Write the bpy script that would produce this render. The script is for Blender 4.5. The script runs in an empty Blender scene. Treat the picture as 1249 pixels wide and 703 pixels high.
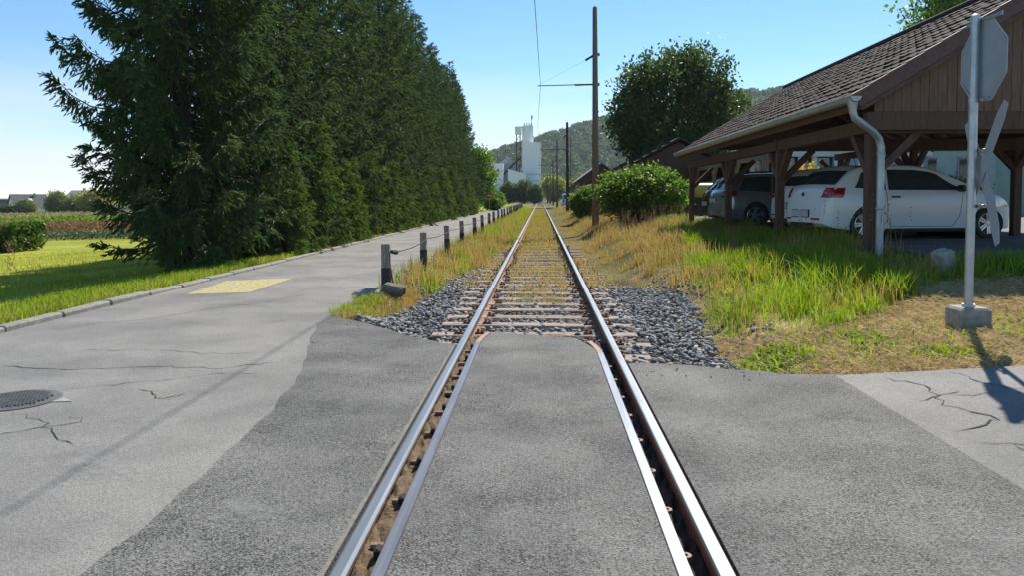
import bpy, math, random
import numpy as np
R = math.radians
PI = math.pi
scene = bpy.context.scene
COL = scene.collection
rng = np.random.default_rng(7)
random.seed(7)

# ------------------------------------------------------------------ camera
cam_d = bpy.data.cameras.new('camera')
cam = bpy.data.objects.new('camera', cam_d)
COL.objects.link(cam)
cam.location = (0.03, 0, 1.457)
cam.rotation_euler = (R(90 - 2.4), 0, R(2.13))
cam_d.sensor_width = 36
cam_d.lens = 36 * 925 / 1249
cam_d.shift_y = -71.7 / 1249
cam_d.clip_start = 0.05
cam_d.clip_end = 6000
scene.camera = cam

# ------------------------------------------------------------------ light
SUN_AZ, SUN_EL = 24.0, 46.0       # azimuth to the right of +Y
world = bpy.data.worlds.new('World')
scene.world = world
world.use_nodes = True
wn, wl = world.node_tree.nodes, world.node_tree.links
wn.clear()
wo = wn.new('ShaderNodeOutputWorld')
bg = wn.new('ShaderNodeBackground')
bg.inputs[1].default_value = 0.10
sky = wn.new('ShaderNodeTexSky')
sky.sky_type = 'NISHITA'
sky.sun_disc = False
sky.sun_elevation = R(SUN_EL)
sky.sun_rotation = R(SUN_AZ)
sky.altitude = 300
sky.air_density = 0.9
sky.dust_density = 0.0
sky.ozone_density = 4.0
# thin clouds low over the horizon
tc = wn.new('ShaderNodeTexCoord')
mp = wn.new('ShaderNodeMapping')
mp.inputs['Scale'].default_value = (1.5, 1.5, 9.0)
wl.new(tc.outputs['Generated'], mp.inputs[0])
cn = wn.new('ShaderNodeTexNoise')
cn.inputs['Scale'].default_value = 2.2
cn.inputs['Detail'].default_value = 7
cn.inputs['Roughness'].default_value = 0.55
wl.new(mp.outputs[0], cn.inputs[0])
cr = wn.new('ShaderNodeValToRGB')
cr.color_ramp.elements[0].position = 0.36
cr.color_ramp.elements[1].position = 0.56
wl.new(cn.outputs[0], cr.inputs[0])
sx = wn.new('ShaderNodeSeparateXYZ')
wl.new(tc.outputs['Generated'], sx.inputs[0])
band = wn.new('ShaderNodeMapRange')
band.inputs[1].default_value = 0.17
band.inputs[2].default_value = 0.02
band.inputs[3].default_value = 0.0
band.inputs[4].default_value = 0.85
wl.new(sx.outputs[2], band.inputs[0])
mu = wn.new('ShaderNodeMath'); mu.operation = 'MULTIPLY'
wl.new(cr.outputs[0], mu.inputs[0]); wl.new(band.outputs[0], mu.inputs[1])
mx = wn.new('ShaderNodeMixRGB')
wl.new(mu.outputs[0], mx.inputs[0])
shs = wn.new('ShaderNodeHueSaturation'); shs.inputs['Saturation'].default_value = 1.14; shs.inputs['Hue'].default_value = .492
wl.new(sky.outputs[0], shs.inputs['Color'])
wl.new(shs.outputs[0], mx.inputs[1])
mx.inputs[2].default_value = (6.2, 6.4, 6.8, 1)
wl.new(mx.outputs[0], bg.inputs[0])
wl.new(bg.outputs[0], wo.inputs[0])

sun_d = bpy.data.lights.new('sun', 'SUN')
sun_d.energy = 4.6
sun_d.angle = R(0.53)
sun_d.color = (1, 0.94, 0.84)
sun = bpy.data.objects.new('sun', sun_d)
COL.objects.link(sun)
sun.rotation_euler = (R(90 - SUN_EL), 0, R(180 - SUN_AZ))
scene.view_settings.view_transform = 'Standard'
scene.view_settings.look = 'None'
scene.view_settings.gamma = 1
scene.view_settings.exposure = 0.66
scene.cycles.max_bounces = 7
scene.cycles.transparent_max_bounces = 8

# ------------------------------------------------------------------ terrain
def ss(a, b, x):
    t = np.clip((np.asarray(x, float) - a) / (b - a), 0, 1)
    return t * t * (3 - 2 * t)

def gz(X, Y):
    """height of the finished ground (roads flush with the rails at 0)"""
    X = np.asarray(X, float); Y = np.asarray(Y, float)
    a = .42 + .26 * ss(6, 12, Y)
    a = a * (1 - .45 * ss(34, 60, Y))
    zr = a * np.clip((X - 1.4) / 4.0, 0, 1)
    d = np.maximum(-6.2 - X, 0)
    zl = -1.0 * (1 - np.exp(-d / 11)) - .7 * ss(8, 26, d) - .015 * np.minimum(d, 260)
    return zr + zl

def tz(X, Y):
    """terrain sheet: a little under the roads, lower in the ballast bed"""
    X = np.asarray(X, float); Y = np.asarray(Y, float)
    b = gz(X, Y) - .03
    b = b - .07 * ((Y < 5.2) & (X > 2.4)) - .07 * ((Y > 11.2) & (Y < 33.5) & (X > 6.2) & (X < 39))
    w = ss(-2.35, -1.75, X) * (1 - ss(1.55, 2.35, X))
    return b * (1 - w) + (-.185) * w

# ------------------------------------------------------------------ materials
def newmat(name):
    m = bpy.data.materials.new(name)
    m.use_nodes = True
    nt = m.node_tree
    return m, nt.nodes, nt.links, nt.nodes['Principled BSDF']

def M(name, c1, c2=None, scale=6, rough=.8, bump=0, metal=0, detail=6, bscale=None, stretch=None, spec=.5, coords='Object', lo=.35, hi=.65):
    m, N, L, P = newmat(name)
    P.inputs['Roughness'].default_value = rough
    P.inputs['Metallic'].default_value = metal
    P.inputs['Specular IOR Level'].default_value = spec
    if c2 is None:
        c2 = tuple(v * .8 for v in c1)
    t = N.new('ShaderNodeTexCoord')
    src = t.outputs[coords]
    if stretch:
        mm = N.new('ShaderNodeMapping'); mm.inputs['Scale'].default_value = stretch
        L.new(src, mm.inputs[0]); src = mm.outputs[0]
    n = N.new('ShaderNodeTexNoise')
    n.inputs['Scale'].default_value = scale; n.inputs['Detail'].default_value = detail
    n.inputs['Roughness'].default_value = .6
    L.new(src, n.inputs[0])
    r = N.new('ShaderNodeValToRGB')
    r.color_ramp.elements[0].position = lo; r.color_ramp.elements[1].position = hi
    r.color_ramp.elements[0].color = (*c1, 1); r.color_ramp.elements[1].color = (*c2, 1)
    L.new(n.outputs[0], r.inputs[0]); L.new(r.outputs[0], P.inputs['Base Color'])
    if bump:
        b = N.new('ShaderNodeBump'); b.inputs['Strength'].default_value = bump; b.inputs['Distance'].default_value = .02
        if bscale:
            n2 = N.new('ShaderNodeTexNoise'); n2.inputs['Scale'].default_value = bscale; n2.inputs['Detail'].default_value = 3
            L.new(src, n2.inputs[0]); L.new(n2.outputs[0], b.inputs['Height'])
        else:
            L.new(n.outputs[0], b.inputs['Height'])
        L.new(b.outputs[0], P.inputs['Normal'])
    return m

def leafmat(name, cols, trans=.35, rough=.6, clump=.0, cscale=.6, spec=.3):
    """foliage: each leaf island picks its own tone; light passes through"""
    m, N, L, P = newmat(name)
    g = N.new('ShaderNodeNewGeometry')
    r = N.new('ShaderNodeValToRGB')
    els = r.color_ramp.elements
    while len(els) < len(cols):
        els.new(.5)
    for i, c in enumerate(cols):
        els[i].position = i / max(1, len(cols) - 1); els[i].color = (*c, 1)
    fac = g.outputs['Random Per Island']
    if clump:
        n = N.new('ShaderNodeTexNoise'); n.inputs['Scale'].default_value = cscale; n.inputs['Detail'].default_value = 2
        t = N.new('ShaderNodeTexCoord'); L.new(t.outputs['Object'], n.inputs[0])
        mr = N.new('ShaderNodeMapRange'); mr.inputs[1].default_value = .35; mr.inputs[2].default_value = .65
        L.new(n.outputs[0], mr.inputs[0])
        mi = N.new('ShaderNodeMixRGB'); mi.inputs[0].default_value = clump
        L.new(fac, mi.inputs[1]); L.new(mr.outputs[0], mi.inputs[2]); fac = mi.outputs[0]
    L.new(fac, r.inputs[0])
    L.new(r.outputs[0], P.inputs['Base Color'])
    P.inputs['Roughness'].default_value = rough
    P.inputs['Specular IOR Level'].default_value = spec
    tr = N.new('ShaderNodeBsdfTranslucent')
    hs = N.new('ShaderNodeHueSaturation'); hs.inputs['Saturation'].default_value = 1.1; hs.inputs['Value'].default_value = 1.4
    L.new(r.outputs[0], hs.inputs['Color']); L.new(hs.outputs[0], tr.inputs[0])
    ms = N.new('ShaderNodeMixShader'); ms.inputs[0].default_value = trans
    L.new(P.outputs[0], ms.inputs[1]); L.new(tr.outputs[0], ms.inputs[2])
    L.new(ms.outputs[0], N['Material Output'].inputs[0])
    return m

def asphalt(name, dark, light, grain, bump, patch=(.35, .65), grain_hi=1.5, grain_lo=.55, pits=.82):
    m, N, L, P = newmat(name)
    t = N.new('ShaderNodeTexCoord')
    n1 = N.new('ShaderNodeTexNoise'); n1.inputs['Scale'].default_value = .9; n1.inputs['Detail'].default_value = 8; n1.inputs['Roughness'].default_value = .6
    L.new(t.outputs['Object'], n1.inputs[0])
    r1 = N.new('ShaderNodeValToRGB'); r1.color_ramp.elements[0].position = patch[0]; r1.color_ramp.elements[1].position = patch[1]
    r1.color_ramp.elements[0].color = (*dark, 1); r1.color_ramp.elements[1].color = (*light, 1)
    L.new(n1.outputs[0], r1.inputs[0])
    v = N.new('ShaderNodeTexVoronoi'); v.inputs['Scale'].default_value = grain
    L.new(t.outputs['Object'], v.inputs[0])
    bw = N.new('ShaderNodeRGBToBW'); L.new(v.outputs['Color'], bw.inputs[0])
    mr = N.new('ShaderNodeMapRange'); mr.inputs[1].default_value = .2; mr.inputs[2].default_value = .8; mr.inputs[3].default_value = grain_lo; mr.inputs[4].default_value = grain_hi
    L.new(bw.outputs[0], mr.inputs[0])
    mm = N.new('ShaderNodeMixRGB'); mm.blend_type = 'MULTIPLY'; mm.inputs[0].default_value = 1
    L.new(r1.outputs[0], mm.inputs[1]); L.new(mr.outputs[0], mm.inputs[2])
    pn = N.new('ShaderNodeTexNoise'); pn.inputs['Scale'].default_value = grain * .95; pn.inputs['Detail'].default_value = 3; pn.inputs['Roughness'].default_value = .6
    L.new(t.outputs['Object'], pn.inputs[0])
    ln = N.new('ShaderNodeTexNoise'); ln.inputs['Scale'].default_value = 1.3; ln.inputs['Detail'].default_value = 5; ln.inputs['Roughness'].default_value = .65
    L.new(t.outputs['Object'], ln.inputs[0])
    pa = N.new('ShaderNodeMath'); pa.operation = 'MULTIPLY_ADD'; pa.inputs[1].default_value = .45
    L.new(ln.outputs[0], pa.inputs[0]); L.new(pn.outputs[0], pa.inputs[2])
    pr = N.new('ShaderNodeMapRange'); pr.inputs[1].default_value = pits; pr.inputs[2].default_value = pits + .05; pr.inputs[3].default_value = 1; pr.inputs[4].default_value = .22
    L.new(pa.outputs[0], pr.inputs[0])
    m2 = N.new('ShaderNodeMixRGB'); m2.blend_type = 'MULTIPLY'; m2.inputs[0].default_value = 1
    L.new(mm.outputs[0], m2.inputs[1]); L.new(pr.outputs[0], m2.inputs[2])
    L.new(m2.outputs[0], P.inputs['Base Color'])
    P.inputs['Roughness'].default_value = .82
    P.inputs['Specular IOR Level'].default_value = .35
    b = N.new('ShaderNodeBump'); b.inputs['Strength'].default_value = bump; b.inputs['Distance'].default_value = .006
    L.new(v.outputs['Distance'], b.inputs['Height'])
    n3 = N.new('ShaderNodeTexNoise'); n3.inputs['Scale'].default_value = grain * .6; n3.inputs['Detail'].default_value = 4
    L.new(t.outputs['Object'], n3.inputs[0])
    b2 = N.new('ShaderNodeBump'); b2.inputs['Strength'].default_value = bump * .8; b2.inputs['Distance'].default_value = .01
    L.new(n3.outputs[0], b2.inputs['Height']); L.new(b.outputs[0], b2.inputs['Normal'])
    L.new(b2.outputs[0], P.inputs['Normal'])
    return m

m_old = asphalt('old asphalt', (.16, .155, .146), (.235, .225, .208), 120, .35, (.36, .60), grain_hi=1.2, grain_lo=.78, pits=.85)
m_new = asphalt('new asphalt', (.10, .098, .092), (.18, .174, .162), 110, .6, (.33, .63), 1.3, .7, .752)
m_yard = asphalt('yard asphalt', (.11, .105, .10), (.15, .148, .142), 90, .5)
m_crack = M('crack tar', (.012, .012, .012), (.03, .03, .03), 8, .95)
m_wear = M('worn paint', (.20, .20, .195), (.13, .13, .125), 14, .9, lo=.4, hi=.55)
m_yellow = M('yellow road paint', (.50, .435, .18), (.37, .335, .18), 9, .8, detail=10, lo=.35, hi=.75)
m_kerb = M('kerb stone', (.30, .285, .25), (.19, .18, .155), 9, .9, .4)
m_conc = M('concrete', (.36, .345, .31), (.24, .23, .20), 14, .9, .4)
m_steel = M('polished rail steel', (.50, .50, .50), (.36, .36, .36), 3, .34, 0, .92, stretch=(12, .35, 1))
m_steeldark = M('dull rail steel', (.26, .265, .29), (.17, .175, .20), 3, .42, 0, .85, stretch=(12, .35, 1))
m_rust = M('rail rust', (.29, .145, .08), (.16, .08, .047), 18, .85, .3)
m_rustpale = M('pale rust', (.38, .24, .165), (.25, .15, .10), 22, .7, .2)
m_soil = M('gap soil', (.20, .135, .075), (.09, .06, .035), 45, .95, .9)
m_dark = M('dark ballast soil', (.055, .05, .045), (.025, .023, .02), 14, .95, .6)
m_sleeper = M('sleeper wood', (.42, .325, .25), (.22, .165, .125), 10, .9, .4, stretch=(.5, 7, 1))
m_stone = leafmat('ballast stone', [(.085, .088, .095), (.18, .182, .19), (.28, .275, .27), (.42, .40, .37), (.20, .155, .12)], trans=0, rough=.85)
m_galv = M('galvanised steel', (.50, .52, .54), (.38, .40, .42), 9, .42, 0, .75)
m_zinc = M('zinc gutter', (.46, .49, .50), (.34, .37, .39), 5, .45, 0, .6)
m_signback = M('grey sign back', (.40, .43, .47), (.34, .37, .41), 3, .5, 0, .3)
m_red = M('red sign face', (.55, .02, .02), None, 4, .45)
m_white = M('white paint', (.78, .78, .77), (.70, .70, .68), 3, .5)
m_timber = M('brown stained timber', (.135, .07, .045), (.075, .04, .026), 5, .75, .25, stretch=(6, 6, .6))
m_board = M('brown gable board', (.21, .12, .08), (.13, .074, .05), 6, .8, .3, stretch=(7, 7, .5))
m_tile = M('roof tile', (.056, .043, .037), (.034, .027, .024), 7, .9, .35, spec=.15)
m_barge = M('verge tile', (.15, .08, .065), (.10, .055, .046), 7, .7, .25)
m_oldwood = M('weathered post wood', (.38, .31, .24), (.15, .115, .085), 8, .9, .5, stretch=(5, 5, .5))
m_blackpaint = M('black post paint', (.012, .012, .014), (.03, .03, .032), 12, .6)
m_pole = M('brown wood pole', (.26, .175, .125), (.18, .12, .085), 6, .85, .2, stretch=(6, 6, .4))
m_darkpole = M('dark wood pole', (.035, .03, .026), (.06, .05, .042), 6, .85, .2, stretch=(6, 6, .4))
m_greypole = M('grey wood pole', (.13, .105, .08), (.085, .07, .055), 6, .85, .2, stretch=(6, 6, .4))
m_wire = M('wire', (.05, .05, .05), None, 5, .5, 0, .4)
m_bark = M('bark', (.075, .055, .042), (.035, .027, .022), 9, .95, .6, stretch=(3, 3, .7))
m_plaster_teal = M('pale teal render', (.40, .50, .49), (.34, .43, .43), 2, .9, .1)
m_plaster = M('cream render', (.62, .57, .47), (.54, .50, .42), 2, .9, .1)
m_wallwhite = M('white render', (.74, .74, .73), (.66, .66, .66), 1.2, .9, .08)
m_silo = M('white silo cladding', (.86, .86, .86), (.76, .77, .79), .25, .6, 0, stretch=(1, 1, .25))
m_silogrey = M('grey cladding', (.40, .43, .47), (.33, .36, .40), .4, .6, 0)
m_redroof = M('red roof tile', (.36, .17, .10), (.25, .12, .075), 3, .8, .2)
m_greyroof = M('dark grey roof', (.06, .065, .08), (.045, .05, .06), 3, .7, .2)
m_palerf = M('pale grey roof', (.30, .30, .28), (.22, .22, .21), 3, .8, .2)
m_glass = M('window glass', (.03, .04, .045), (.05, .06, .065), 2, .08, 0, 0, spec=.8)
m_yellowtarp = M('yellow tarp', (.62, .50, .07), (.50, .40, .06), 3, .5, .3)
m_greenbox = M('dark green crate', (.05, .06, .035), (.035, .045, .03), 5, .8)
m_iron = M('cast iron', (.24, .235, .225), (.15, .147, .14), 12, .5, .2, .6)

# ------------------------------------------------------------------ object helpers
def tag(o, label=None, cat=None, group=None, kind=None):
    if label: o['label'] = label
    if cat: o['category'] = cat
    if group: o['group'] = group
    if kind: o['kind'] = kind
    return o

def empty(name, loc=(0, 0, 0), rz=0):
    o = bpy.data.objects.new(name, None)
    o.empty_display_size = .2
    COL.objects.link(o)
    o.location = loc; o.rotation_euler = (0, 0, rz)
    return o

def thing(name, label, cat, loc=(0, 0, 0), rz=0, group=None):
    return tag(empty(name, loc, rz), label, cat, group)

def link(name, me, parent=None):
    o = bpy.data.objects.new(name, me)
    COL.objects.link(o)
    if parent: o.parent = parent
    return o

def np_mesh(name, V, quads=None, tris=None, mats=(), mi=None, smooth=False):
    me = bpy.data.meshes.new(name)
    V = np.asarray(V, np.float32).reshape(-1, 3)
    q = np.asarray(quads if quads is not None else [], np.int32).reshape(-1, 4)
    t = np.asarray(tris if tris is not None else [], np.int32).reshape(-1, 3)
    me.vertices.add(len(V)); me.vertices.foreach_set('co', V.ravel())
    me.loops.add(q.size + t.size)
    me.loops.foreach_set('vertex_index', np.concatenate([q.ravel(), t.ravel()]))
    n = len(q) + len(t)
    me.polygons.add(n)
    st = np.concatenate([np.arange(len(q)) * 4, q.size + np.arange(len(t)) * 3]).astype(np.int32)
    me.polygons.foreach_set('loop_start', st)
    for m in mats: me.materials.append(m)
    if mi is not None: me.polygons.foreach_set('material_index', np.asarray(mi, np.int32))
    if smooth: me.polygons.foreach_set('use_smooth', np.ones(n, bool))
    me.update(calc_edges=True)
    me.validate()
    return me

class MB:
    """collects polygons for one mesh"""
    def __init__(s):
        s.v, s.f, s.m = [], [], []
    def add(s, V, F, mi=0):
        o = len(s.v)
        s.v += [tuple(map(float, p)) for p in V]
        s.f += [tuple(i + o for i in f) for f in F]
        s.m += [mi] * len(F)
        return s
    def box(s, c, d, rot=None, mi=0, bev=0.0):
        hx, hy, hz = d[0] / 2, d[1] / 2, d[2] / 2
        if bev:
            b = min(bev, hx * .9, hy * .9, hz * .9)
            V, F = [], []
            for z, k in ((-hz, b), (-hz + b, 0), (hz - b, 0), (hz, b)):
                X, Y = hx - k, hy - k
                V += [(-X + b * .6, -Y, z), (X - b * .6, -Y, z), (X, -Y + b * .6, z), (X, Y - b * .6, z), (X - b * .6, Y, z), (-X + b * .6, Y, z), (-X, Y - b * .6, z), (-X, -Y + b * .6, z)]
            F.append(tuple(range(7, -1, -1))); F.append(tuple(range(24, 32)))
            for r in range(3):
                for i in range(8):
                    j = (i + 1) % 8
                    F.append((r * 8 + i, r * 8 + j, r * 8 + 8 + j, r * 8 + 8 + i))
        else:
            V = [(-hx, -hy, -hz), (hx, -hy, -hz), (hx, hy, -hz), (-hx, hy, -hz), (-hx, -hy, hz), (hx, -hy, hz), (hx, hy, hz), (-hx, hy, hz)]
            F = [(3, 2, 1, 0), (4, 5, 6, 7), (0, 1, 5, 4), (1, 2, 6, 5), (2, 3, 7, 6), (3, 0, 4, 7)]
        V = np.array(V)
        if rot is not None: V = V @ np.array(rot).T
        return s.add(V + np.array(c), F, mi)
    def bar(s, a, b, w, h, mi=0, up=(0, 0, 1)):
        a, b = np.array(a, float), np.array(b, float)
        d = b - a; L = np.linalg.norm(d); d /= L
        u = np.array(up, float)
        if abs(d @ u) > .98: u = np.array((1., 0, 0))
        x = np.cross(d, u); x /= np.linalg.norm(x); z = np.cross(x, d)
        rot = np.stack([x, d, z], 1)
        return s.box((a + b) / 2, (w, L, h), rot, mi)
    def tube(s, pts, rad, n=8, mi=0, caps=True):
        pts = np.array(pts, float)
        rad = np.broadcast_to(np.array(rad, float), (len(pts),))
        V = []
        up = np.array((0, 0, 1.))
        for i, p in enumerate(pts):
            d = pts[min(i + 1, len(pts) - 1)] - pts[max(i - 1, 0)]
            d = d / (np.linalg.norm(d) + 1e-9)
            u = up if abs(d @ up) < .95 else np.array((1., 0, 0))
            x = np.cross(d, u); x /= np.linalg.norm(x); y = np.cross(x, d)
            for k in range(n):
                a = 2 * PI * k / n
                V.append(p + rad[i] * (math.cos(a) * x + math.sin(a) * y))
        F = []
        for i in range(len(pts) - 1):
            for k in range(n):
                l = (k + 1) % n
                F.append((i * n + k, i * n + l, i * n + n + l, i * n + n + k))
        if caps:
            F.append(tuple(range(n - 1, -1, -1))); F.append(tuple((len(pts) - 1) * n + k for k in range(n)))
        return s.add(V, F, mi)
    def prism(s, poly, t0, t1, axis=1, mi=0):
        """polygon in the other two axes, extruded along axis from t0 to t1"""
        V = []
        for t in (t0, t1):
            for a, b in poly:
                V.append({0: (t, a, b), 1: (a, t, b), 2: (a, b, t)}[axis])
        n = len(poly)
        F = [tuple(range(n)), tuple(range(2 * n - 1, n - 1, -1))]
        for i in range(n):
            j = (i + 1) % n
            F.append((i, i + n, j + n, j))
        return s.add(V, F, mi)
    def grid(s, P, mi=0):
        P = np.asarray(P, float); a, b = P.shape[:2]
        F = [(i * b + j, i * b + j + 1, (i + 1) * b + j + 1, (i + 1) * b + j) for i in range(a - 1) for j in range(b - 1)]
        return s.add(P.reshape(-1, 3), F, mi)
    def lathe(s, prof, n=24, axis='z', mi=0):
        V, F = [], []
        for r, h in prof:
            for k in range(n):
                a = 2 * PI * k / n
                c, d = r * math.cos(a), r * math.sin(a)
                V.append((c, d, h) if axis == 'z' else (c, h, d))
        for i in range(len(prof) - 1):
            for k in range(n):
                l = (k + 1) % n
                F.append((i * n + k, i * n + l, i * n + n + l, i * n + n + k))
        return s.add(V, F, mi)
    def mesh(s, name, mats, smooth=False, angle=None):
        me = bpy.data.meshes.new(name)
        me.from_pydata(s.v, [], s.f)
        for m in (mats if isinstance(mats, (list, tuple)) else [mats]): me.materials.append(m)
        me.polygons.foreach_set('material_index', s.m)
        import bmesh
        bm = bmesh.new(); bm.from_mesh(me)
        bmesh.ops.recalc_face_normals(bm, faces=bm.faces)
        bm.to_mesh(me); bm.free()
        if smooth or angle:
            me.polygons.foreach_set('use_smooth', [True] * len(me.polygons))
            if angle: me.set_sharp_from_angle(angle=R(angle))
        me.update()
        return me
    def build(s, name, mats, parent=None, smooth=False, angle=None):
        return link(name, s.mesh(name, mats, smooth, angle), parent)

def copy_tree(o, parent=None):
    c = o.copy(); COL.objects.link(c)
    if parent: c.parent = parent
    for ch in [x for x in KIDS.get(o.name, [])]:
        copy_tree(ch, c)
    return c
KIDS = {}
def index_kids():
    KIDS.clear()
    for o in bpy.data.objects:
        if o.parent: KIDS.setdefault(o.parent.name, []).append(o)

def unit(a):
    return a / (np.linalg.norm(a, axis=-1, keepdims=True) + 1e-9)

def leaf_quads(p, d, n, L, W):
    """rhombic leaves: p base, d direction, n side vector"""
    L = np.asarray(L)[:, None]; W = np.asarray(W)[:, None]
    V = np.stack([p, p + d * L * .45 + n * W, p + d * L, p + d * L * .45 - n * W], 1).reshape(-1, 3)
    return V, np.arange(len(V), dtype=np.int32).reshape(-1, 4)

def rand_dirs(n, r=rng):
    return unit(r.normal(size=(n, 3)))

def side_of(d, r=rng):
    return unit(np.cross(d, rand_dirs(len(d), r)))

def blades(P, H, W, lean=.4, r=rng, wind=(0, 0)):
    """grass blades on the points P: two quads and a tip each"""
    n = len(P)
    a = r.uniform(0, 2 * PI, n)
    s = np.stack([np.cos(a), np.sin(a), np.zeros(n)], 1) * W[:, None] * .5
    b = r.uniform(0, 2 * PI, n)
    l = np.abs(r.normal(0, lean, n)) * H
    o = np.stack([np.cos(b) * l + wind[0] * H, np.sin(b) * l + wind[1] * H, np.zeros(n)], 1)
    up = np.zeros((n, 3)); up[:, 2] = 1
    h = H[:, None] * up
    p1 = P + h * .5 + o * .25
    p2 = P + h * np.sqrt(np.clip(1 - .5 * (l / np.maximum(H, 1e-6))[:, None] ** 2, .25, 1)) + o
    pm = P + h * .82 * np.sqrt(np.clip(1 - .3 * (l / np.maximum(H, 1e-6))[:, None] ** 2, .3, 1)) + o * .62
    V = np.stack([P - s, P + s, p1 - s * .85, p1 + s * .85, pm - s * .55, pm + s * .55, p2], 1).reshape(-1, 3)
    k = np.arange(n)[:, None] * 7
    q = np.concatenate([k + [0, 1, 3, 2], k + [2, 3, 5, 4]])
    t = k + [4, 5, 6]
    return V, q, t

def join_np(parts):
    V, Q, T, o = [], [], [], 0
    for p in parts:
        v, q = p[0], p[1]
        V.append(v); Q.append(np.asarray(q).reshape(-1, 4) + o)
        if len(p) > 2: T.append(np.asarray(p[2]).reshape(-1, 3) + o)
        o += len(v)
    return np.concatenate(V), np.concatenate(Q), (np.concatenate(T) if T else None)

def in_poly(x, y, poly):
    inside = np.zeros(len(x), bool)
    n = len(poly); j = n - 1
    for i in range(n):
        xi, yi = poly[i]; xj, yj = poly[j]
        c = ((yi > y) != (yj > y)) & (x < (xj - xi) * (y - yi) / (yj - yi + 1e-12) + xi)
        inside ^= c; j = i
    return inside

def scatter(poly, n, r=rng):
    xs, ys = [p[0] for p in poly], [p[1] for p in poly]
    X = r.uniform(min(xs), max(xs), n); Y = r.uniform(min(ys), max(ys), n)
    k = in_poly(X, Y, poly)
    return X[k], Y[k]

def pnoise(X, Y, seed=0, s=1.0):
    """cheap smooth noise 0..1"""
    r = np.random.default_rng(100 + seed)
    v = np.zeros_like(X, float)
    for i in range(7):
        a = r.uniform(0, 2 * PI); f = s * r.uniform(.6, 2.4)
        v += np.sin((X * math.cos(a) + Y * math.sin(a)) * f + r.uniform(0, 6))
    return np.clip(.5 + v / 6, 0, 1)

#SPLIT_TERRAIN
# ------------------------------------------------------------------ ground sheet
def axis_lines(lo, hi, dense_lo, dense_hi, step, grow=1.18):
    a = list(np.arange(dense_lo, dense_hi + 1e-6, step))
    s, x = step, dense_hi
    while x < hi:
        s *= grow; x += s; a.append(min(x, hi))
    s, x = step, dense_lo
    b = []
    while x > lo:
        s *= grow; x -= s; b.append(max(x, lo))
    return np.array(b[::-1] + a)
gx = axis_lines(-1700, 1700, -16, 8, .22)
gy = axis_lines(-60, 1800, -1, 36, .3)
GX, GY = np.meshgrid(gx, gy)
bumpy = (pnoise(GX, GY, 1, 2.2) - .5) * .05 * ((GX < -6.3) | (GX > 2.3)) * (np.abs(GX) < 40)
GZ = tz(GX, GY) + bumpy
ny, nx = GX.shape
idx = np.arange(ny * nx).reshape(ny, nx)
quads = np.stack([idx[:-1, :-1], idx[:-1, 1:], idx[1:, 1:], idx[1:, :-1]], -1).reshape(-1, 4)
# base colour by what grows there
C = np.zeros((ny, nx, 3))
green = np.array((.12, .165, .035)); dry = np.array((.26, .185, .06)); hay = np.array((.34, .25, .12)); soil = np.array((.06, .052, .042))
lawn = np.array((.29, .30, .042))
C[:] = green
k = (GX < -6)
C[k] = lawn
k = (GX > -2.6) & (GX < 2.6); C[k] = np.array((.20, .155, .075))
k = (GX > -1.7) & (GX < 1.75); C[k] = soil
k = (GX > -2.6) & (GX < 5) & (GY > 15); C[k] = np.array((.13, .115, .045))
k = (GX > 1.5) & (GX < 7) & (GY > 4) & (GY < 10.5); C[k] = hay
k = (GX > -2.7) & (GX < -1.9) & (GY > 8); C[k] = np.array((.17, .14, .05))
C *= (0.75 + .5 * pnoise(GX, GY, 2, .9))[..., None]
me = np_mesh('ground', np.stack([GX, GY, GZ], -1).reshape(-1, 3), quads, smooth=True)
ca = me.color_attributes.new('Col', 'FLOAT_COLOR', 'POINT')
ca.data.foreach_set('color', np.concatenate([C, np.ones((ny, nx, 1))], -1).astype(np.float32).ravel())
m, N, L, P = newmat('ground cover')
at = N.new('ShaderNodeVertexColor'); at.layer_name = 'Col'
t = N.new('ShaderNodeTexCoord')
n = N.new('ShaderNodeTexNoise'); n.inputs['Scale'].default_value = 5; n.inputs['Detail'].default_value = 10; n.inputs['Roughness'].default_value = .7
L.new(t.outputs['Object'], n.inputs[0])
mr = N.new('ShaderNodeMapRange'); mr.inputs[1].default_value = .3; mr.inputs[2].default_value = .7; mr.inputs[3].default_value = .55; mr.inputs[4].default_value = 1.35
L.new(n.outputs[0], mr.inputs[0])
mm = N.new('ShaderNodeMixRGB'); mm.blend_type = 'MULTIPLY'; mm.inputs[0].default_value = 1
L.new(at.outputs[0], mm.inputs[1]); L.new(mr.outputs[0], mm.inputs[2]); L.new(mm.outputs[0], P.inputs['Base Color'])
P.inputs['Roughness'].default_value = 1; P.inputs['Specular IOR Level'].default_value = .1
b = N.new('ShaderNodeBump'); b.inputs['Strength'].default_value = .8; b.inputs['Distance'].default_value = .05
L.new(n.outputs[0], b.inputs['Height']); L.new(b.outputs[0], P.inputs['Normal'])
me.materials.append(m)
tag(link('ground', me), kind='structure')

def sheet(name, rows, off, mat, cols=10, skirt=.16, parent=None, kind='structure'):
    """a sheet that follows the ground between left and right edges given per Y row: (y, xl, xr) or ((xl,yl),(xr,yr))"""
    P = []
    for row in rows:
        if len(row) == 3: a, b = (row[1], row[0]), (row[2], row[0])
        else: a, b = row
        u = np.linspace(0, 1, cols)
        X = a[0] + (b[0] - a[0]) * u; Y = a[1] + (b[1] - a[1]) * u
        P.append(np.stack([X, Y, gz(X, Y) + off], 1))
    P = np.array(P)
    mb = MB(); mb.grid(P)
    for line in (P[0], P[-1], P[:, 0], P[:, -1]):
        lo = line.copy(); lo[:, 2] -= skirt
        mb.grid(np.stack([line, lo]))
    o = mb.build(name, mat, parent, smooth=False)
    if parent is None: tag(o, kind=kind)
    return o

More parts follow.
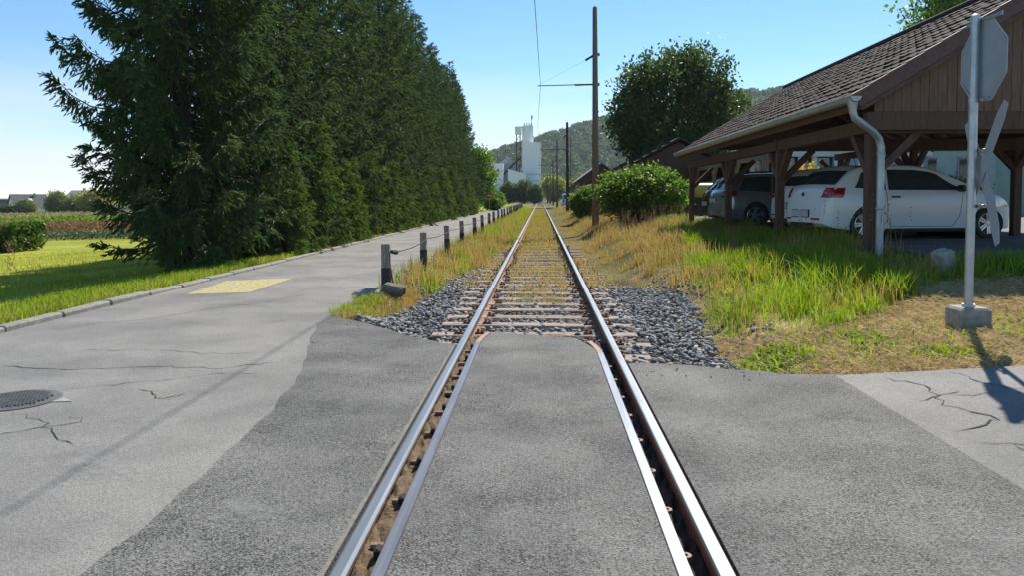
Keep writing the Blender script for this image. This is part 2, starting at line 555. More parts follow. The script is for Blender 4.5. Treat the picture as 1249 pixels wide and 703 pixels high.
def dens(pts, n=60):
    """resample an edge (y -> x) with slight raggedness"""
    pts = sorted(pts)
    ys = np.linspace(pts[0][0], pts[-1][0], n)
    xs = np.interp(ys, [p[0] for p in pts], [p[1] for p in pts])
    return ys, xs

def jag(y, a=.02, s=1.0):
    return a * (math.sin(y * 7.3 * s) + .6 * math.sin(y * 17.1 * s + 1) + .4 * math.sin(y * 41 * s + 2))

def newL(y):
    return float(np.interp(y, [-3, 3.0, 3.8, 5.1, 6.2, 7.05, 7.9, 8.65, 9.05], [-1.72, -1.72, -1.73, -1.8, -1.95, -2.17, -2.38, -2.53, -2.49])) + jag(y, .012, 1.4)
# road along the left of the track
rows = [(y, -5.74, -2.46 + jag(y, .02)) for y in np.concatenate([np.arange(-14, 9.2, .6), np.arange(9.3, 30, .4), np.arange(30, 112, 2.)])]
road = sheet('road', [(y, a, (-1.2 if y < 7.3 else (newL(y) + .14 if y < 9 else b))) for y, a, b in rows], 0.0, m_old, 14)
sheet('road', [(y, -2.0, 40) for y in (112, 113, 114, 115, 116.5)], .002, m_old, 20)      # far crossing road
sheet('road', [(y, -60, -5.74) for y in (-14, -9, -5, -2, 1.5)], .0, m_old, 12)
# resurfaced crossing: left flank, between the rails, right flank
def endL(x):
    return float(np.interp(x, [-2.55, -1.95, -1.32, -.87, -.79], [9.2, 8.62, 7.8, 7.45, 7.4]))
rows = []
for y in np.concatenate([np.arange(-3, 7.2, .2), [7.3, 7.4]]):
    rows.append((y, newL(y), -.80))
sheet('crossing_pavement', rows, .006, m_new, 8)
rows = []
for x in np.linspace(-2.52, -.80, 22):
    y0 = 7.4
    y1 = endL(x) + jag(x, .02, 2)
    # left boundary of the tongue follows newL
    ya = y0
    for yy in np.arange(7.4, 9.2, .02):
        if newL(yy) <= x + .001: ya = yy if x < newL(7.4) else y0; break
    rows.append(((x, min(ya, y1 - .01)), (x, y1)))
sheet('crossing_pavement', rows, .0055, m_new, 8)
sheet('crossing_pavement', [((-.56 if y < 7.7 else -.56 + (y - 7.7) * .22, y - .0), (.56 if y < 7.3 else .56 - (y - 7.3) * .2, y + (0 if y < 7.2 else -(y - 7.2) * .35))) for y in np.concatenate([np.arange(-3, 7.9, .25), [8.02, 8.12]])], .003, m_new, 7)
def newR(y):
    return float(np.interp(y, [-3, 3.3, 4.4, 5.9], [2.06, 2.13, 2.2, 2.28])) + jag(y, .015, 1.2)
def edgeR(x):
    return float(np.interp(x, [.79, 1.26, 1.67, 1.92, 2.24, 2.75, 3.2, 3.56, 5, 8, 30], [6.62, 6.6, 6.28, 6.04, 5.86, 5.76, 5.69, 5.62, 5.5, 5.5, 5.5])) + jag(x, .02, 2)
rows = []
for x in np.linspace(.80, 2.28, 14):
    rows.append(((x, -3), (x, edgeR(x))))
sheet('crossing_pavement', rows, .006, m_new, 24)
rows = []
for x in np.concatenate([np.linspace(2.05, 4, 16), [4.4, 4.9, 5.4, 6.5], np.linspace(8, 40, 14)]):
    rows.append(((x, -9), (x, edgeR(x))))
sheet('side_road', rows, 0.0, m_old, 16)
# yard of the carport
sheet('yard', [(y, 5.25 + (.25 if y < 13 else 0) + jag(y, .05, .5), 40) for y in np.arange(9.8, 34.5, .8)], 0.0, m_yard, 24)

# cracks in the old asphalt
def crack(pts, w=.012, off=.004):
    mb = MB(); r = random.Random(len(pts) * 7 + int(abs(pts[0][0]) * 100))
    P = [np.array(p, float) for p in pts]
    fine = []
    for a, b in zip(P[:-1], P[1:]):
        n = max(2, int(np.linalg.norm(b - a) / .07))
        for i in range(n):
            q = a + (b - a) * i / n
            fine.append(q + np.array((r.uniform(-.022, .022), r.uniform(-.03, .03))))
    fine.append(P[-1])
    Lf, Rt = [], []
    for i, q in enumerate(fine):
        d = fine[min(i + 1, len(fine) - 1)] - fine[max(i - 1, 0)]
        nrm = np.array((-d[1], d[0])); nrm /= (np.linalg.norm(nrm) + 1e-9)
        ww = w * (.25 + r.random()) * (1 if 0 < i < len(fine) - 1 else .1)
        for s, lst in ((1, Lf), (-1, Rt)):
            e = q + s * nrm * ww * .5
            lst.append((e[0], e[1], float(gz(e[0], e[1])) + off))
    mb.grid([Lf, Rt])
    o = mb.build('crack', m_crack, road)
    return o
CR = [[(-4.6, 6.3), (-3.9, 6.2), (-3.3, 6.35), (-2.7, 6.3), (-2.3, 6.55)], [(-3.6, 5.55), (-3.0, 5.85), (-2.6, 6.1), (-2.3, 6.15)], [(-3.55, 4.95), (-3.2, 4.75), (-2.85, 4.4), (-2.7, 4.3)],
      [(-3.9, 4.3), (-3.3, 4.45), (-2.95, 4.75), (-3.1, 4.9)], [(-3.0, 5.6), (-2.7, 5.3), (-2.6, 5.5)], [(-5.3, 8.3), (-4.6, 8.9), (-4.3, 9.6), (-3.8, 10.4), (-3.5, 11.2)],
      [(-4.3, 7.0), (-3.6, 7.05), (-3.1, 6.9), (-2.6, 6.95)], [(-3.2, 8.7), (-2.95, 8.75)], [(-5.2, 12.8), (-4.4, 13.6), (-3.6, 14), (-3.0, 15)], [(-4.6, 10), (-4.1, 10.1), (-3.5, 9.9)],
      [(2.55, 5.7), (2.72, 5.35), (2.62, 4.9), (2.75, 4.55), (2.4, 4.4)], [(2.75, 5.1), (3.1, 5.0)], [(2.35, 4.2), (2.7, 4.1), (3.2, 4.25), (3.7, 4.2)], [(2.6, 4.15), (2.55, 3.7)],
      [(3.05, 5.65), (3.1, 5.2), (3.3, 5.0)], [(2.9, 4.0), (3.0, 3.6), (3.3, 3.3)], [(2.5, 5.0), (2.85, 5.15)]]
for c in CR: crack(c, .012 if len(c) > 4 else .009)

# yellow patch of road paint and two worn traces
mb = MB()
u = np.linspace(0, 1, 9)
A, B2, C2, D = [np.array(p) for p in ((-5.28, 11.15), (-4.42, 11.4), (-4.42, 13.5), (-5.42, 13.0))]
G = [[(A + (B2 - A) * i) * (1 - j) + (D + (C2 - D) * i) * j for i in u] for j in u]
mb.grid([[(p[0], p[1], .0045) for p in row] for row in G])
nt = m_yellow.node_tree; N, L = nt.nodes, nt.links
t = N.new('ShaderNodeTexCoord'); n = N.new('ShaderNodeTexNoise'); n.inputs['Scale'].default_value = 22; n.inputs['Detail'].default_value = 8; n.inputs['Roughness'].default_value = .75
L.new(t.outputs['Object'], n.inputs[0])
mr = N.new('ShaderNodeMapRange'); mr.inputs[1].default_value = .34; mr.inputs[2].default_value = .50; mr.inputs[3].default_value = .15; mr.inputs[4].default_value = .95; L.new(n.outputs[0], mr.inputs[0])
tb = N.new('ShaderNodeBsdfTransparent'); ms = N.new('ShaderNodeMixShader')
L.new(mr.outputs[0], ms.inputs[0]); L.new(tb.outputs[0], ms.inputs[1]); L.new(N['Principled BSDF'].outputs[0], ms.inputs[2]); L.new(ms.outputs[0], N['Material Output'].inputs[0])
mb.build('yellow_marking', m_yellow, road)
# two pale worn traces of old paint on the asphalt
m_trace, N, L, P = newmat('worn paint trace')
t = N.new('ShaderNodeTexCoord'); n = N.new('ShaderNodeTexNoise'); n.inputs['Scale'].default_value = 30; n.inputs['Detail'].default_value = 6; n.inputs['Roughness'].default_value = .75
L.new(t.outputs['Object'], n.inputs[0])
n2 = N.new('ShaderNodeTexNoise'); n2.inputs['Scale'].default_value = 5; n2.inputs['Detail'].default_value = 3
L.new(t.outputs['Object'], n2.inputs[0])
ad = N.new('ShaderNodeMath'); ad.operation = 'ADD'; L.new(n.outputs[0], ad.inputs[0]); L.new(n2.outputs[0], ad.inputs[1])
mr = N.new('ShaderNodeMapRange'); mr.inputs[1].default_value = .86; mr.inputs[2].default_value = 1.25; mr.inputs[4].default_value = .6; L.new(ad.outputs[0], mr.inputs[0])
P.inputs['Base Color'].default_value = (.33, .325, .31, 1); P.inputs['Roughness'].default_value = .9
tb = N.new('ShaderNodeBsdfTransparent'); ms = N.new('ShaderNodeMixShader')
fa = N.new('ShaderNodeVertexColor'); fa.layer_name = 'fade'; fm = N.new('ShaderNodeMath'); fm.operation = 'MULTIPLY'
L.new(fa.outputs[0], fm.inputs[0]); L.new(mr.outputs[0], fm.inputs[1])
L.new(fm.outputs[0], ms.inputs[0]); L.new(tb.outputs[0], ms.inputs[1]); L.new(P.outputs[0], ms.inputs[2]); L.new(ms.outputs[0], N['Material Output'].inputs[0])
for (a, b, w, z) in (((-2.75, 4.22), (-1.93, 3.7), .3, .0105), ((-1.6, 3.5), (-.95, 3.2), .26, .012)):
    mb = MB(); a, b = np.array(a), np.array(b); d = (b - a) / np.linalg.norm(b - a); q = np.array((-d[1], d[0])) * w / 2
    mb.grid([[(*(a + (b - a) * u_ + q * k), z) for k in (-1, -.5, 0, .5, 1)] for u_ in np.linspace(0, 1, 12)])
    o = mb.build('worn_marking', m_trace, road)
    at = o.data.color_attributes.new('fade', 'FLOAT_COLOR', 'POINT')
    for i_ in range(60):
        u_, k = (i_ // 5) / 11, (0, .55, 1, .55, 0)[i_ % 5]
        f_ = k * min(1, 3 * u_, 3 * (1 - u_)); at.data[i_].color = (f_, f_, f_, 1)

# manhole cover
mh = thing('manhole_cover', 'round cast iron manhole cover set into the old asphalt', 'manhole cover', (-3.72, 5.24, 0.002))
mh.scale = (.8, .8, 1)
mb = MB(); mb.lathe([(.36, .0), (.36, .006), (.325, .006), (.325, .002)], 40); mb.build('ring', m_iron, mh)
mb = MB(); mb.lathe([(.322, .001), (.322, .007), (.30, .008), (.0001, .008)], 40); mb.build('lid', m_iron, mh)
mb = MB()
for i in range(-9, 10):
    for j in range(-9, 10):
        x, y = i * .032 + (j % 2) * .016, j * .03
        if x * x + y * y < .285 ** 2: mb.box((x, y, .0125), (.02, .016, .011), None, 0)
tag(mb.build('studs', m_iron, mh), kind='stuff')
mb = MB(); mb.prism([(.34, -.05), (.52, -.02), (.36, .11)], 0, .004, 2); mb.build('mortar', m_conc, mh)

# kerb stones on the far side of the road
kerb = tag(empty('kerb', (0, 0, 0)), kind='structure')
y = 5.0; i = 0
meshes = []
for q in range(4):
    mb = MB(); mb.box((0, 0, 0), (.15, .985, .2), None, 0, .018); meshes.append(mb.mesh('kerb_stone', m_kerb))
while y < 62:
    xk = float(np.interp(y, [5, 8, 12, 15, 17, 20, 35, 70], [-5.86, -5.86, -5.80, -5.79, -5.79, -5.79, -5.8, -5.8]))
    o = link('kerb_stone', meshes[i % 4], kerb)
    o.location = (xk, y + .5, -.045 + random.uniform(-.012, .012)); o.rotation_euler = (R(random.uniform(-.4, .4)), R(random.uniform(-2, 2)), R(random.uniform(-.6, .6)))
    y += 1.0; i += 1

# ------------------------------------------------------------------ railway track
track = thing('railway_track', 'single straight railway track with polished rails crossing the asphalt', 'railway track')
def rail_prof():
    return [(-.065, -.16), (.065, -.16), (.065, -.15), (.012, -.135), (.009, -.045), (.034, -.035), (.036, -.008), (.028, -.001), (.02, .0), (-.02, .0), (-.028, -.001), (-.036, -.008), (-.034, -.035), (-.009, -.045), (-.012, -.135), (-.065, -.15)]
def extr(prof, path, top_from=-.0085):
    """profile swept along (x, y) path; polished material on the running surface"""
    mb = MB(); n = len(prof)
    V = [(px + a, py, b) for px, py in path for a, b in prof]
    F = []; Mi = []
    for i in range(len(path) - 1):
        for k in range(n):
            l = (k + 1) % n
            F.append((i * n + k, i * n + l, (i + 1) * n + l, (i + 1) * n + k))
            Mi.append(1 if min(prof[k][1], prof[l][1]) >= top_from else 0)
    F += [tuple(range(n)), tuple((len(path) - 1) * n + k for k in range(n))]; Mi += [0, 0]
    mb.add(V, F); mb.m = Mi
    return mb
ys = list(np.arange(-4, 40, 2.)) + list(np.arange(40, 420, 10.))
for sgn in (-1, 1):
    o = extr(rail_prof(), [(sgn * .7525, y) for y in ys]).build('rail', [m_rust, m_steel], track)
    o.location.z = .006
gp = [(-.03, -.14), (.03, -.14), (.03, -.006), (.026, 0), (-.026, 0), (-.03, -.006)]
for sgn, yend in ((-1, 8.05), (1, 7.6)):
    path = [(sgn * .592, y) for y in np.arange(-4, yend - .62, .5)] + [(sgn * .592, yend - .55), (sgn * .585, yend - .4), (sgn * .565, yend - .22), (sgn * .535, yend - .06), (sgn * .52, yend)]
    gr = extr(gp, path).build('guard_rail', [m_rustpale, m_steeldark if sgn < 0 else m_steel], track); gr.location.z = .008
    mb = MB(); mb.tube([(0, 0, 0), (sgn * -.008, 0, 0), (sgn * .05, 0, 0)], [.017, .017, .017], 8)
    bm_ = mb.mesh('bolt', m_rustpale)
    mb = MB(); mb.lathe([(.013, 0), (.027, 0), (.027, .012), (.013, .012), (.013, 0)], 10, 'z'); ring = mb.mesh('bolt', m_rustpale)
    for q, yb in enumerate(np.arange(1.6, yend - .6, .52)):
        b = link('bolt', ring if sgn > 0 else bm_, gr)
        b.location = (sgn * .65, yb + random.uniform(-.04, .04), -.085 if sgn > 0 else -.06)
    # rusted brown nose of the guard rail
    mb = MB(); mb.grid([[(p[0] - .0255, p[1], .0012), (p[0] + .0255, p[1], .0012)] for p in path[-5:]]); mb.build('rusted_end', m_rustpale, gr)
for sgn, mt, nm in ((-1, m_soil, 'flangeway_soil'), (1, m_dark, 'flangeway_soil')):
    mb = MB()
    yy = np.arange(-4, 8.2, .08); xx = np.linspace(.615, .73, 5)
    rr = random.Random(3)
    mb.grid([[(sgn * x, y, (-.062 if sgn < 0 else -.115) + rr.uniform(-.018, .018)) for x in xx] for y in yy])
    mb.build(nm, mt, track)
# dark spikes that stick into the left gap
for yb in np.arange(2.0, 7.8, .55):
    mb = MB(); mb.box((-.647, yb, -.03), (.03, .06, .045), None, 0, .008); mb.build('spacer_block', m_dark, track)
# pale grit along the rails
mb = MB(); rr = random.Random(5)
yy = np.arange(-3, 7.3, .1)
mb.grid([[(x * 1.0 - (.0 if x > -.805 else rr.uniform(0, .012)), y, .0105) for x in (-.812, -.803, -.795)] for y in yy])
mb.build('grit_line', M('grit', (.21, .19, .15), (.15, .145, .13), 30, .95, .5), track)

# sleepers
sm = []
for q in range(5):
    mb = MB(); rr = random.Random(q)
    mb.box((0, 0, -.07), (2.42 + rr.uniform(-.04, .04), .235, .14), None, 0, .012)
    # split ends and a groove along the grain
    for _ in range(3):
        mb.box((rr.uniform(-.9, .9), rr.uniform(-.08, .08), .0012), (rr.uniform(.3, .6), .006, .003), None, 1)
    sm.append(mb.mesh('sleeper', [m_sleeper, m_dark]))
mb = MB(); mb.box((0, 0, .012), (.11, .07, .024), None, 0, .006); mb.tube([(.02, 0, .02), (.02, 0, .06)], .017, 6); mb.tube([(-.03, 0, .02), (-.03, 0, .045)], .02, 6)
clip = mb.mesh('rail_clip', m_rust)
y = 6.9; i = 0
while y < 24.5:
    s = link('sleeper', sm[i % 5], track)
    s.location = (random.uniform(-.05, .05), y + random.uniform(-.03, .03), -.13 + random.uniform(-.010, .008)); s.rotation_euler = (0, R(random.uniform(-.25, .25)), R(random.uniform(-1.2, 1.2)))
    for sx_ in (-.875, -.63, .63, .875):
        c = link('rail_clip', clip, s); c.location = (sx_, 0, 0); c.rotation_euler = (0, 0, 0 if abs(sx_) > .7 else PI)
    y += .625; i += 1

# ballast
ico = np.array([(0, 0, 1), (.894, 0, .447), (.276, .851, .447), (-.724, .526, .447), (-.724, -.526, .447), (.276, -.851, .447), (.724, .526, -.447), (-.276, .851, -.447), (-.894, 0, -.447), (-.276, -.851, -.447), (.724, -.526, -.447), (0, 0, -1)])
icf = np.array([(0, 1, 2), (0, 2, 3), (0, 3, 4), (0, 4, 5), (0, 5, 1), (1, 6, 2), (2, 7, 3), (3, 8, 4), (4, 9, 5), (5, 10, 1), (6, 7, 2), (7, 8, 3), (8, 9, 4), (9, 10, 5), (10, 6, 1), (11, 7, 6), (11, 8, 7), (11, 9, 8), (11, 10, 9), (11, 6, 10)])
def stones(P, S, r):
    n = len(P)
    tv = ico[None] * r.uniform(.5, 1.2, (n, 12, 1))
    sc = np.stack([S * r.uniform(.9, 1.6, n), S * r.uniform(.6, 1.0, n), S * r.uniform(.4, .75, n)], 1)
    tv = tv * sc[:, None]
    a = r.uniform(0, 2 * PI, n); c, s = np.cos(a)[:, None], np.sin(a)[:, None]
    x = tv[..., 0] * c - tv[..., 1] * s; y = tv[..., 0] * s + tv[..., 1] * c
    b = r.normal(0, .5, n); cb, sb = np.cos(b)[:, None], np.sin(b)[:, None]
    z = tv[..., 2] * cb + x * sb; x = x * cb - tv[..., 2] * sb
    V = np.stack([x, y, z], -1) + P[:, None]
    T = (icf[None] + (np.arange(n) * 12)[:, None, None]).reshape(-1, 3)
    return V.reshape(-1, 3), T
r = np.random.default_rng(11)
polyL = [(-.82, 7.45), (-1.32, 7.8), (-1.95, 8.65), (-2.4, 9.4), (-1.95, 9.6), (-1.75, 10.4), (-1.68, 12.3), (-1.5, 16), (-1.2, 18), (-1.1, 22), (-.8, 22)]
polyR = [(.82, 6.64), (1.3, 6.6), (1.65, 6.3), (1.9, 6.08), (1.78, 7.3), (1.92, 8.5), (2.08, 10), (2.12, 11.6), (1.75, 12.8), (1.35, 13.6), (1.25, 17), (1.15, 20), (.82, 20)]
polyM = [(-.68, 7.95), (.68, 7.5), (.68, 17.5), (-.68, 17.5)]
V_, S_ = [], []
for poly, n, lift in ((polyL, 9200, .0), (polyR, 9800, .0), (polyM, 6800, -.014)):
    X, Y = scatter(poly, n, r)
    keep = r.random(len(X)) < np.clip(1.5 - (Y - 7) / 13, .25, 1)
    X, Y = X[keep], Y[keep]
    # sleepers show through between the stones
    ph = np.abs(((Y - 6.9) / .625 + .5) % 1 - .5) * .625
    on = (ph < .118) & (np.abs(X) < 1.22)
    keep = ~on | (r.random(len(X)) < (.16 if lift else .13)); X, Y, on = X[keep], Y[keep], on[keep]
    S = .016 + .034 * r.random(len(X)) ** 1.6 * (1 + .25 * (Y > 13))
    edge = np.where(lift == 0, ss(1.25, 1.9, np.abs(X)), 0)
    near = np.where(X < 0, 1 - ss(.0, .9, Y - np.interp(X, [-2.55, -1.95, -1.32, -.87, -.7], [9.2, 8.62, 7.8, 7.45, 7.6])), 1 - ss(0, .5, Y - np.interp(X, [.8, 1.26, 1.67, 1.92, 2.24], [6.62, 6.6, 6.28, 6.04, 5.86]))) if lift == 0 else 0
    Z = -.152 + lift + r.uniform(-.02, .02, len(X)) + .07 * edge + .06 * near * (.4 + edge) + np.where(on, .02, 0)
    Z = np.where(X > 1.5, np.maximum(Z, tz(X, Y) + .02), Z); Z = np.where(X < -1.7, np.maximum(Z, tz(X, Y) + .015), Z)
    V_.append(np.stack([X, Y, Z], 1)); S_.append(S)
# loose stones in the grass and strays on the asphalt
for (x0, x1, y0, y1, n_) in ((1.5, 2.5, 6.6, 13.5, 900), (-2.2, -1.3, 9.3, 15, 700), (-2.6, -.9, 7.2, 9.0, 22), (.85, 2.2, 5.9, 6.6, 24)):
    X, Y = r.uniform(x0, x1, n_), r.uniform(y0, y1, n_)
    if n_ < 100: k = np.ones(n_, bool); Z = gz(X, Y) + .012; S = r.uniform(.006, .014, n_)
    else: Z = tz(X, Y) + .015; S = .012 + .03 * r.random(n_) ** 1.6
    V_.append(np.stack([X, Y, Z], 1)); S_.append(S)
V, T = stones(np.concatenate(V_), np.concatenate(S_), r)
tag(link('ballast_gravel', np_mesh('ballast_gravel', V, None, T, [m_stone])), 'grey broken stone ballast beside and between the rails', 'gravel', kind='stuff')
#SPLIT_VEG
# ------------------------------------------------------------------ grass
m_green = leafmat('green grass', [(.09, .165, .018), (.16, .25, .026), (.235, .32, .038), (.32, .34, .07)], .58, .5, .4, 1.2)
m_lawn = leafmat('lawn grass', [(.18, .225, .024), (.27, .305, .028), (.34, .36, .042), (.40, .36, .10)], .45, .6, .5, .35)
m_dry = leafmat('dry grass', [(.19, .19, .045), (.33, .26, .085), (.43, .33, .125), (.37, .23, .085), (.23, .24, .045)], .42, .6, .5, .7)
m_hay = leafmat('mown hay', [(.28, .20, .09), (.45, .34, .17), (.55, .43, .24), (.24, .21, .07)], .3, .8, .4, 1.5)
m_seed = leafmat('seed head', [(.34, .22, .12), (.25, .15, .09)], .3, .8)
def grass(name, label, poly, n, h, w, mat, lean=.35, dens_fn=None, clumps=0, wind=(0, 0), r=rng, hfn=None, roots=0.0, zfn=tz):
    X, Y = scatter(poly, n, r)
    if clumps:
        cx, cy = scatter(poly, clumps, r)
        k = r.integers(0, len(cx), len(X)); g = r.random(len(X)) < .6
        X = np.where(g, cx[k] + r.normal(0, .09, len(X)), X); Y = np.where(g, cy[k] + r.normal(0, .11, len(X)), Y)
    if dens_fn is not None:
        k = r.random(len(X)) < dens_fn(X, Y); X, Y = X[k], Y[k]
    H = r.uniform(h[0], h[1], len(X)); 
    if hfn is not None: H = H * hfn(X, Y)
    W = r.uniform(w[0], w[1], len(X))
    P = np.stack([X, Y, zfn(X, Y) - .01 + roots], 1)
    V, q, t = blades(P, H, W, lean, r, wind)
    return tag(link(name, np_mesh(name, V, q, t, [mat])), label, 'grass', kind='stuff')

# lawn on the left bank
lawnp = [(-6.0, 6.5), (-6.0, 17.5), (-7.5, 17), (-9, 22), (-14, 34), (-30, 46), (-36, 40), (-12, 11), (-7.2, 7)]
grass('lawn_grass', 'short bright green meadow grass on the left bank', lawnp, 130000, (.05, .14), (.008, .016), m_lawn, .5, lambda X, Y: np.clip(1.25 - (-6 - X) / 14 - (Y - 9) / 60, .12, 1), hfn=lambda X, Y: 1 + .8 * ss(15, 40, Y))
vp = [(-5.98, 5), (-5.98, 62), (-6.9, 62), (-6.8, 16), (-7.0, 5)]
grass('verge_grass', 'scruffy dry and green grass along the kerb', vp, 26000, (.06, .17), (.008, .016), m_dry, .5, lambda X, Y: np.clip(1.2 - (Y - 10) / 60, .3, 1))
grass('lawn_grass', 'green grass growing over the edge of the kerb', [(-5.95, 5), (-5.95, 20), (-7.5, 20), (-7.5, 5)], 17000, (.06, .2), (.008, .015), m_green, .5)

# dry strip between fence posts and track
dl = [(-2.45, 9.6), (-2.3, 8.9), (-2.0, 9.6), (-1.85, 11.5), (-1.7, 14), (-1.3, 18), (-.85, 24), (-.85, 112), (-2.9, 112), (-2.6, 30), (-2.55, 14)]
grass('dry_grass', 'tall yellow dry grass between the posts and the track', dl, 46000, (.1, .44), (.005, .012), m_dry, .6, lambda X, Y: np.clip(.1 + ss(11.0, 12.5, Y), 0, 1) * np.clip(1.3 - (Y - 12) / 60, .35, 1), 380, hfn=lambda X, Y: (.35 + .65 * ss(10.6, 12.4, Y)) * (.55 + .45 * ss(-.9, -1.7, X)))
grass('dry_grass', 'low patchy grass around the first wooden post', [(-2.5, 9.0), (-1.95, 9.2), (-1.8, 11), (-2.0, 12.5), (-2.55, 12.3)], 7500, (.03, .12), (.007, .013), m_dry, .7)
grass('green_grass', 'green tufts around the first wooden post', [(-2.55, 9.2), (-2.2, 9.2), (-2.2, 11), (-2.55, 12)], 2600, (.04, .13), (.007, .013), m_green, .7, None, 14)
grass('green_grass', 'green blades mixed into the dry strip by the posts', dl, 9000, (.15, .5), (.008, .016), m_green, .4, lambda X, Y: ss(11.5, 13, Y), 120, hfn=lambda X, Y: .5 + .5 * ss(-.9, -1.7, X))
# between and beside the rails further on
tm = [(-.68, 15.5), (.68, 15.5), (.68, 112), (-.68, 112)]
grass('track_grass', 'low yellow green grass growing between the rails', tm, 30000, (.05, .17), (.008, .02), m_dry, .5, lambda X, Y: np.clip((.35 + .65 * ss(16, 18.5, Y)) * (.35 + .9 * pnoise(X, Y, 5, 1.1)) * np.clip(1.3 - Y / 90, .3, 1), 0, 1))
grass('track_grass', 'green weeds growing between the rails', tm, 15000, (.05, .16), (.01, .022), m_lawn, .5, lambda X, Y: np.clip(ss(16, 18.5, Y) * (1.3 * pnoise(X, Y, 6, .9) - .25), 0, 1))
grass('track_grass', 'small dry tufts among the sleepers', [(-.5, 11.3), (.42, 11.1), (.62, 17.5), (-.62, 17.5)], 5200, (.04, .18), (.006, .012), m_dry, .7, None, 60)
grass('track_grass', 'dry weeds over the sleeper ends beside the rails', [(.82, 13), (1.3, 13.4), (1.2, 20), (.82, 20)], 2600, (.04, .2), (.006, .012), m_dry, .7, None, 40)
grass('track_grass', 'dry weeds over the sleeper ends on the road side', [(-.82, 13), (-1.5, 13), (-1.2, 20), (-.82, 20)], 2600, (.04, .2), (.006, .012), m_dry, .7, None, 40)
# right bank: golden grass along the track, tall green grass before the carport
dr = [(1.05, 17), (1.3, 13.7), (1.8, 12.9), (2.1, 11.8), (2.08, 10), (1.92, 8.5), (1.78, 7.4), (2.3, 7.6), (3.2, 14), (4.3, 20), (4.9, 30), (4.6, 60), (3.0, 112), (.95, 112), (.95, 20)]
grass('dry_grass', 'golden dry grass on the right side of the track', dr, 125000, (.08, .40), (.005, .012), m_dry, .6, lambda X, Y: np.clip(1.25 - (Y - 12) / 50, .25, 1) * np.clip(.55 + .4 * ss(1.0, 1.8, X) + .4 * pnoise(X, Y, 14, 1.6) - .2, 0, 1), 900, hfn=lambda X, Y: (.25 + .75 * ss(1.2, 2.4, X)) * (.45 + .8 * pnoise(X, Y, 8, 1.4)) * (.6 + .4 * ss(8, 12, Y)))
tg = [(2.0, 9), (2.0, 7.6), (2.6, 7.3), (3.1, 7.7), (3.9, 8.3), (4.6, 8.9), (5.2, 9.4), (5.3, 13.2), (5.6, 14), (5.5, 29), (4.4, 29), (3.5, 18), (2.4, 12)]
grass('tall_green_grass', 'tall bright green grass in front of the carport', tg, 105000, (.08, .40), (.005, .013), m_green, .6, lambda X, Y: np.clip(1.3 - (Y - 8) / 24, .3, 1) * np.clip(1.5 * pnoise(X, Y, 9, 1.3) - .1 + .4 * ss(3.0, 4.2, X), 0, 1), 420, hfn=lambda X, Y: (.35 + .65 * ss(7.3, 8.8, Y)) * (.4 + 1.0 * pnoise(X, Y, 10, 1.3)) * (.8 + .35 * ss(2.8, 3.6, X) * (1 - ss(9.8, 11.5, Y))))
grass('broad_weeds', 'broad leaved green weeds scattered in the right bank', tg, 9000, (.06, .2), (.02, .05), m_lawn, .9, lambda X, Y: np.clip(2.2 * pnoise(X, Y, 12, 2.2) - .9, 0, 1), 160)
grass('dry_grass', 'dry stems mixed among the green grass of the right bank', tg, 8000, (.12, .40), (.005, .010), m_dry, .4, None, 140)
grass('green_grass', 'green grass at the foot of the small marker stone', [(4.9, 8.9), (7.5, 8.4), (9, 9.2), (8, 9.9), (5.3, 10)], 13000, (.08, .3), (.008, .016), m_green, .5, None, 70)
# mown hay before the sign
hp = [(1.62, 6.4), (1.95, 6.08), (2.3, 5.9), (2.8, 5.82), (3.3, 5.72), (5, 5.56), (9, 5.56), (9, 9.3), (5.2, 9.2), (4.2, 8.5), (3.0, 7.7), (2.2, 7.6), (1.9, 8.2), (1.8, 7.2)]
X, Y = scatter(hp, 52000, rng)
n = len(X); a = rng.uniform(0, 2 * PI, n)
d = np.stack([np.cos(a), np.sin(a), rng.normal(.12, .25, n)], 1); d = unit(d)
P_ = np.stack([X, Y, tz(X, Y) + rng.uniform(.0, .045, n)], 1)
V, q = leaf_quads(P_, d, side_of(d), rng.uniform(.05, .17, n), rng.uniform(.0025, .005, n))
tag(link('mown_hay', np_mesh('mown_hay', V, q, None, [m_hay])), 'dry mown hay lying on the bank around the sign', 'hay', kind='stuff')
grass('hay_stubble', 'short dry stubble on the mown bank', hp, 22000, (.03, .08), (.006, .012), m_hay, .8)
grass('green_grass', 'small green weeds in the mown bank', [(1.7, 6.7), (1.9, 6.2), (2.6, 6.1), (4.5, 5.8), (4.8, 7.5), (2.4, 7.4)], 3000, (.04, .11), (.012, .03), m_green, .9, None, 9)
grass('green_grass', 'green weeds at the end of the ballast', [(1.75, 6.5), (1.95, 6.3), (2.3, 6.6), (2.2, 7.1), (1.8, 7.0)], 1200, (.05, .12), (.014, .03), m_green, .9, None, 5)
# seed heads standing above the grass
def seedstalks(name, label, poly, n, h, r):
    X, Y = scatter(poly, n, r)
    parts = []
    P = np.stack([X, Y, tz(X, Y)], 1); H = r.uniform(h[0], h[1], len(X))
    parts.append(blades(P, H, np.full(len(X), .006), .15, r))
    top = parts[0][0].reshape(-1, 7, 3)[:, 6]
    m = 14
    tp = np.repeat(top, m, 0) - np.stack([np.zeros(len(top) * m), np.zeros(len(top) * m), r.uniform(0, .2, len(top) * m)], 1)
    d = unit(r.normal(0, .6, (len(tp), 3)) + np.array((0, 0, .7)))
    parts.append((*leaf_quads(tp, d, side_of(d, r), r.uniform(.02, .05, len(tp)), r.uniform(.003, .006, len(tp))), np.zeros((0, 3), int)))
    V, q, t = join_np(parts)
    return tag(link(name, np_mesh(name, V, q, t, [m_seed])), label, 'grass', kind='stuff')
seedstalks('seed_grass', 'brown seed heads of tall grass below the bushes', [(1.6, 22), (4.4, 17), (5.2, 30), (2, 34)], 420, (.45, .85), rng)
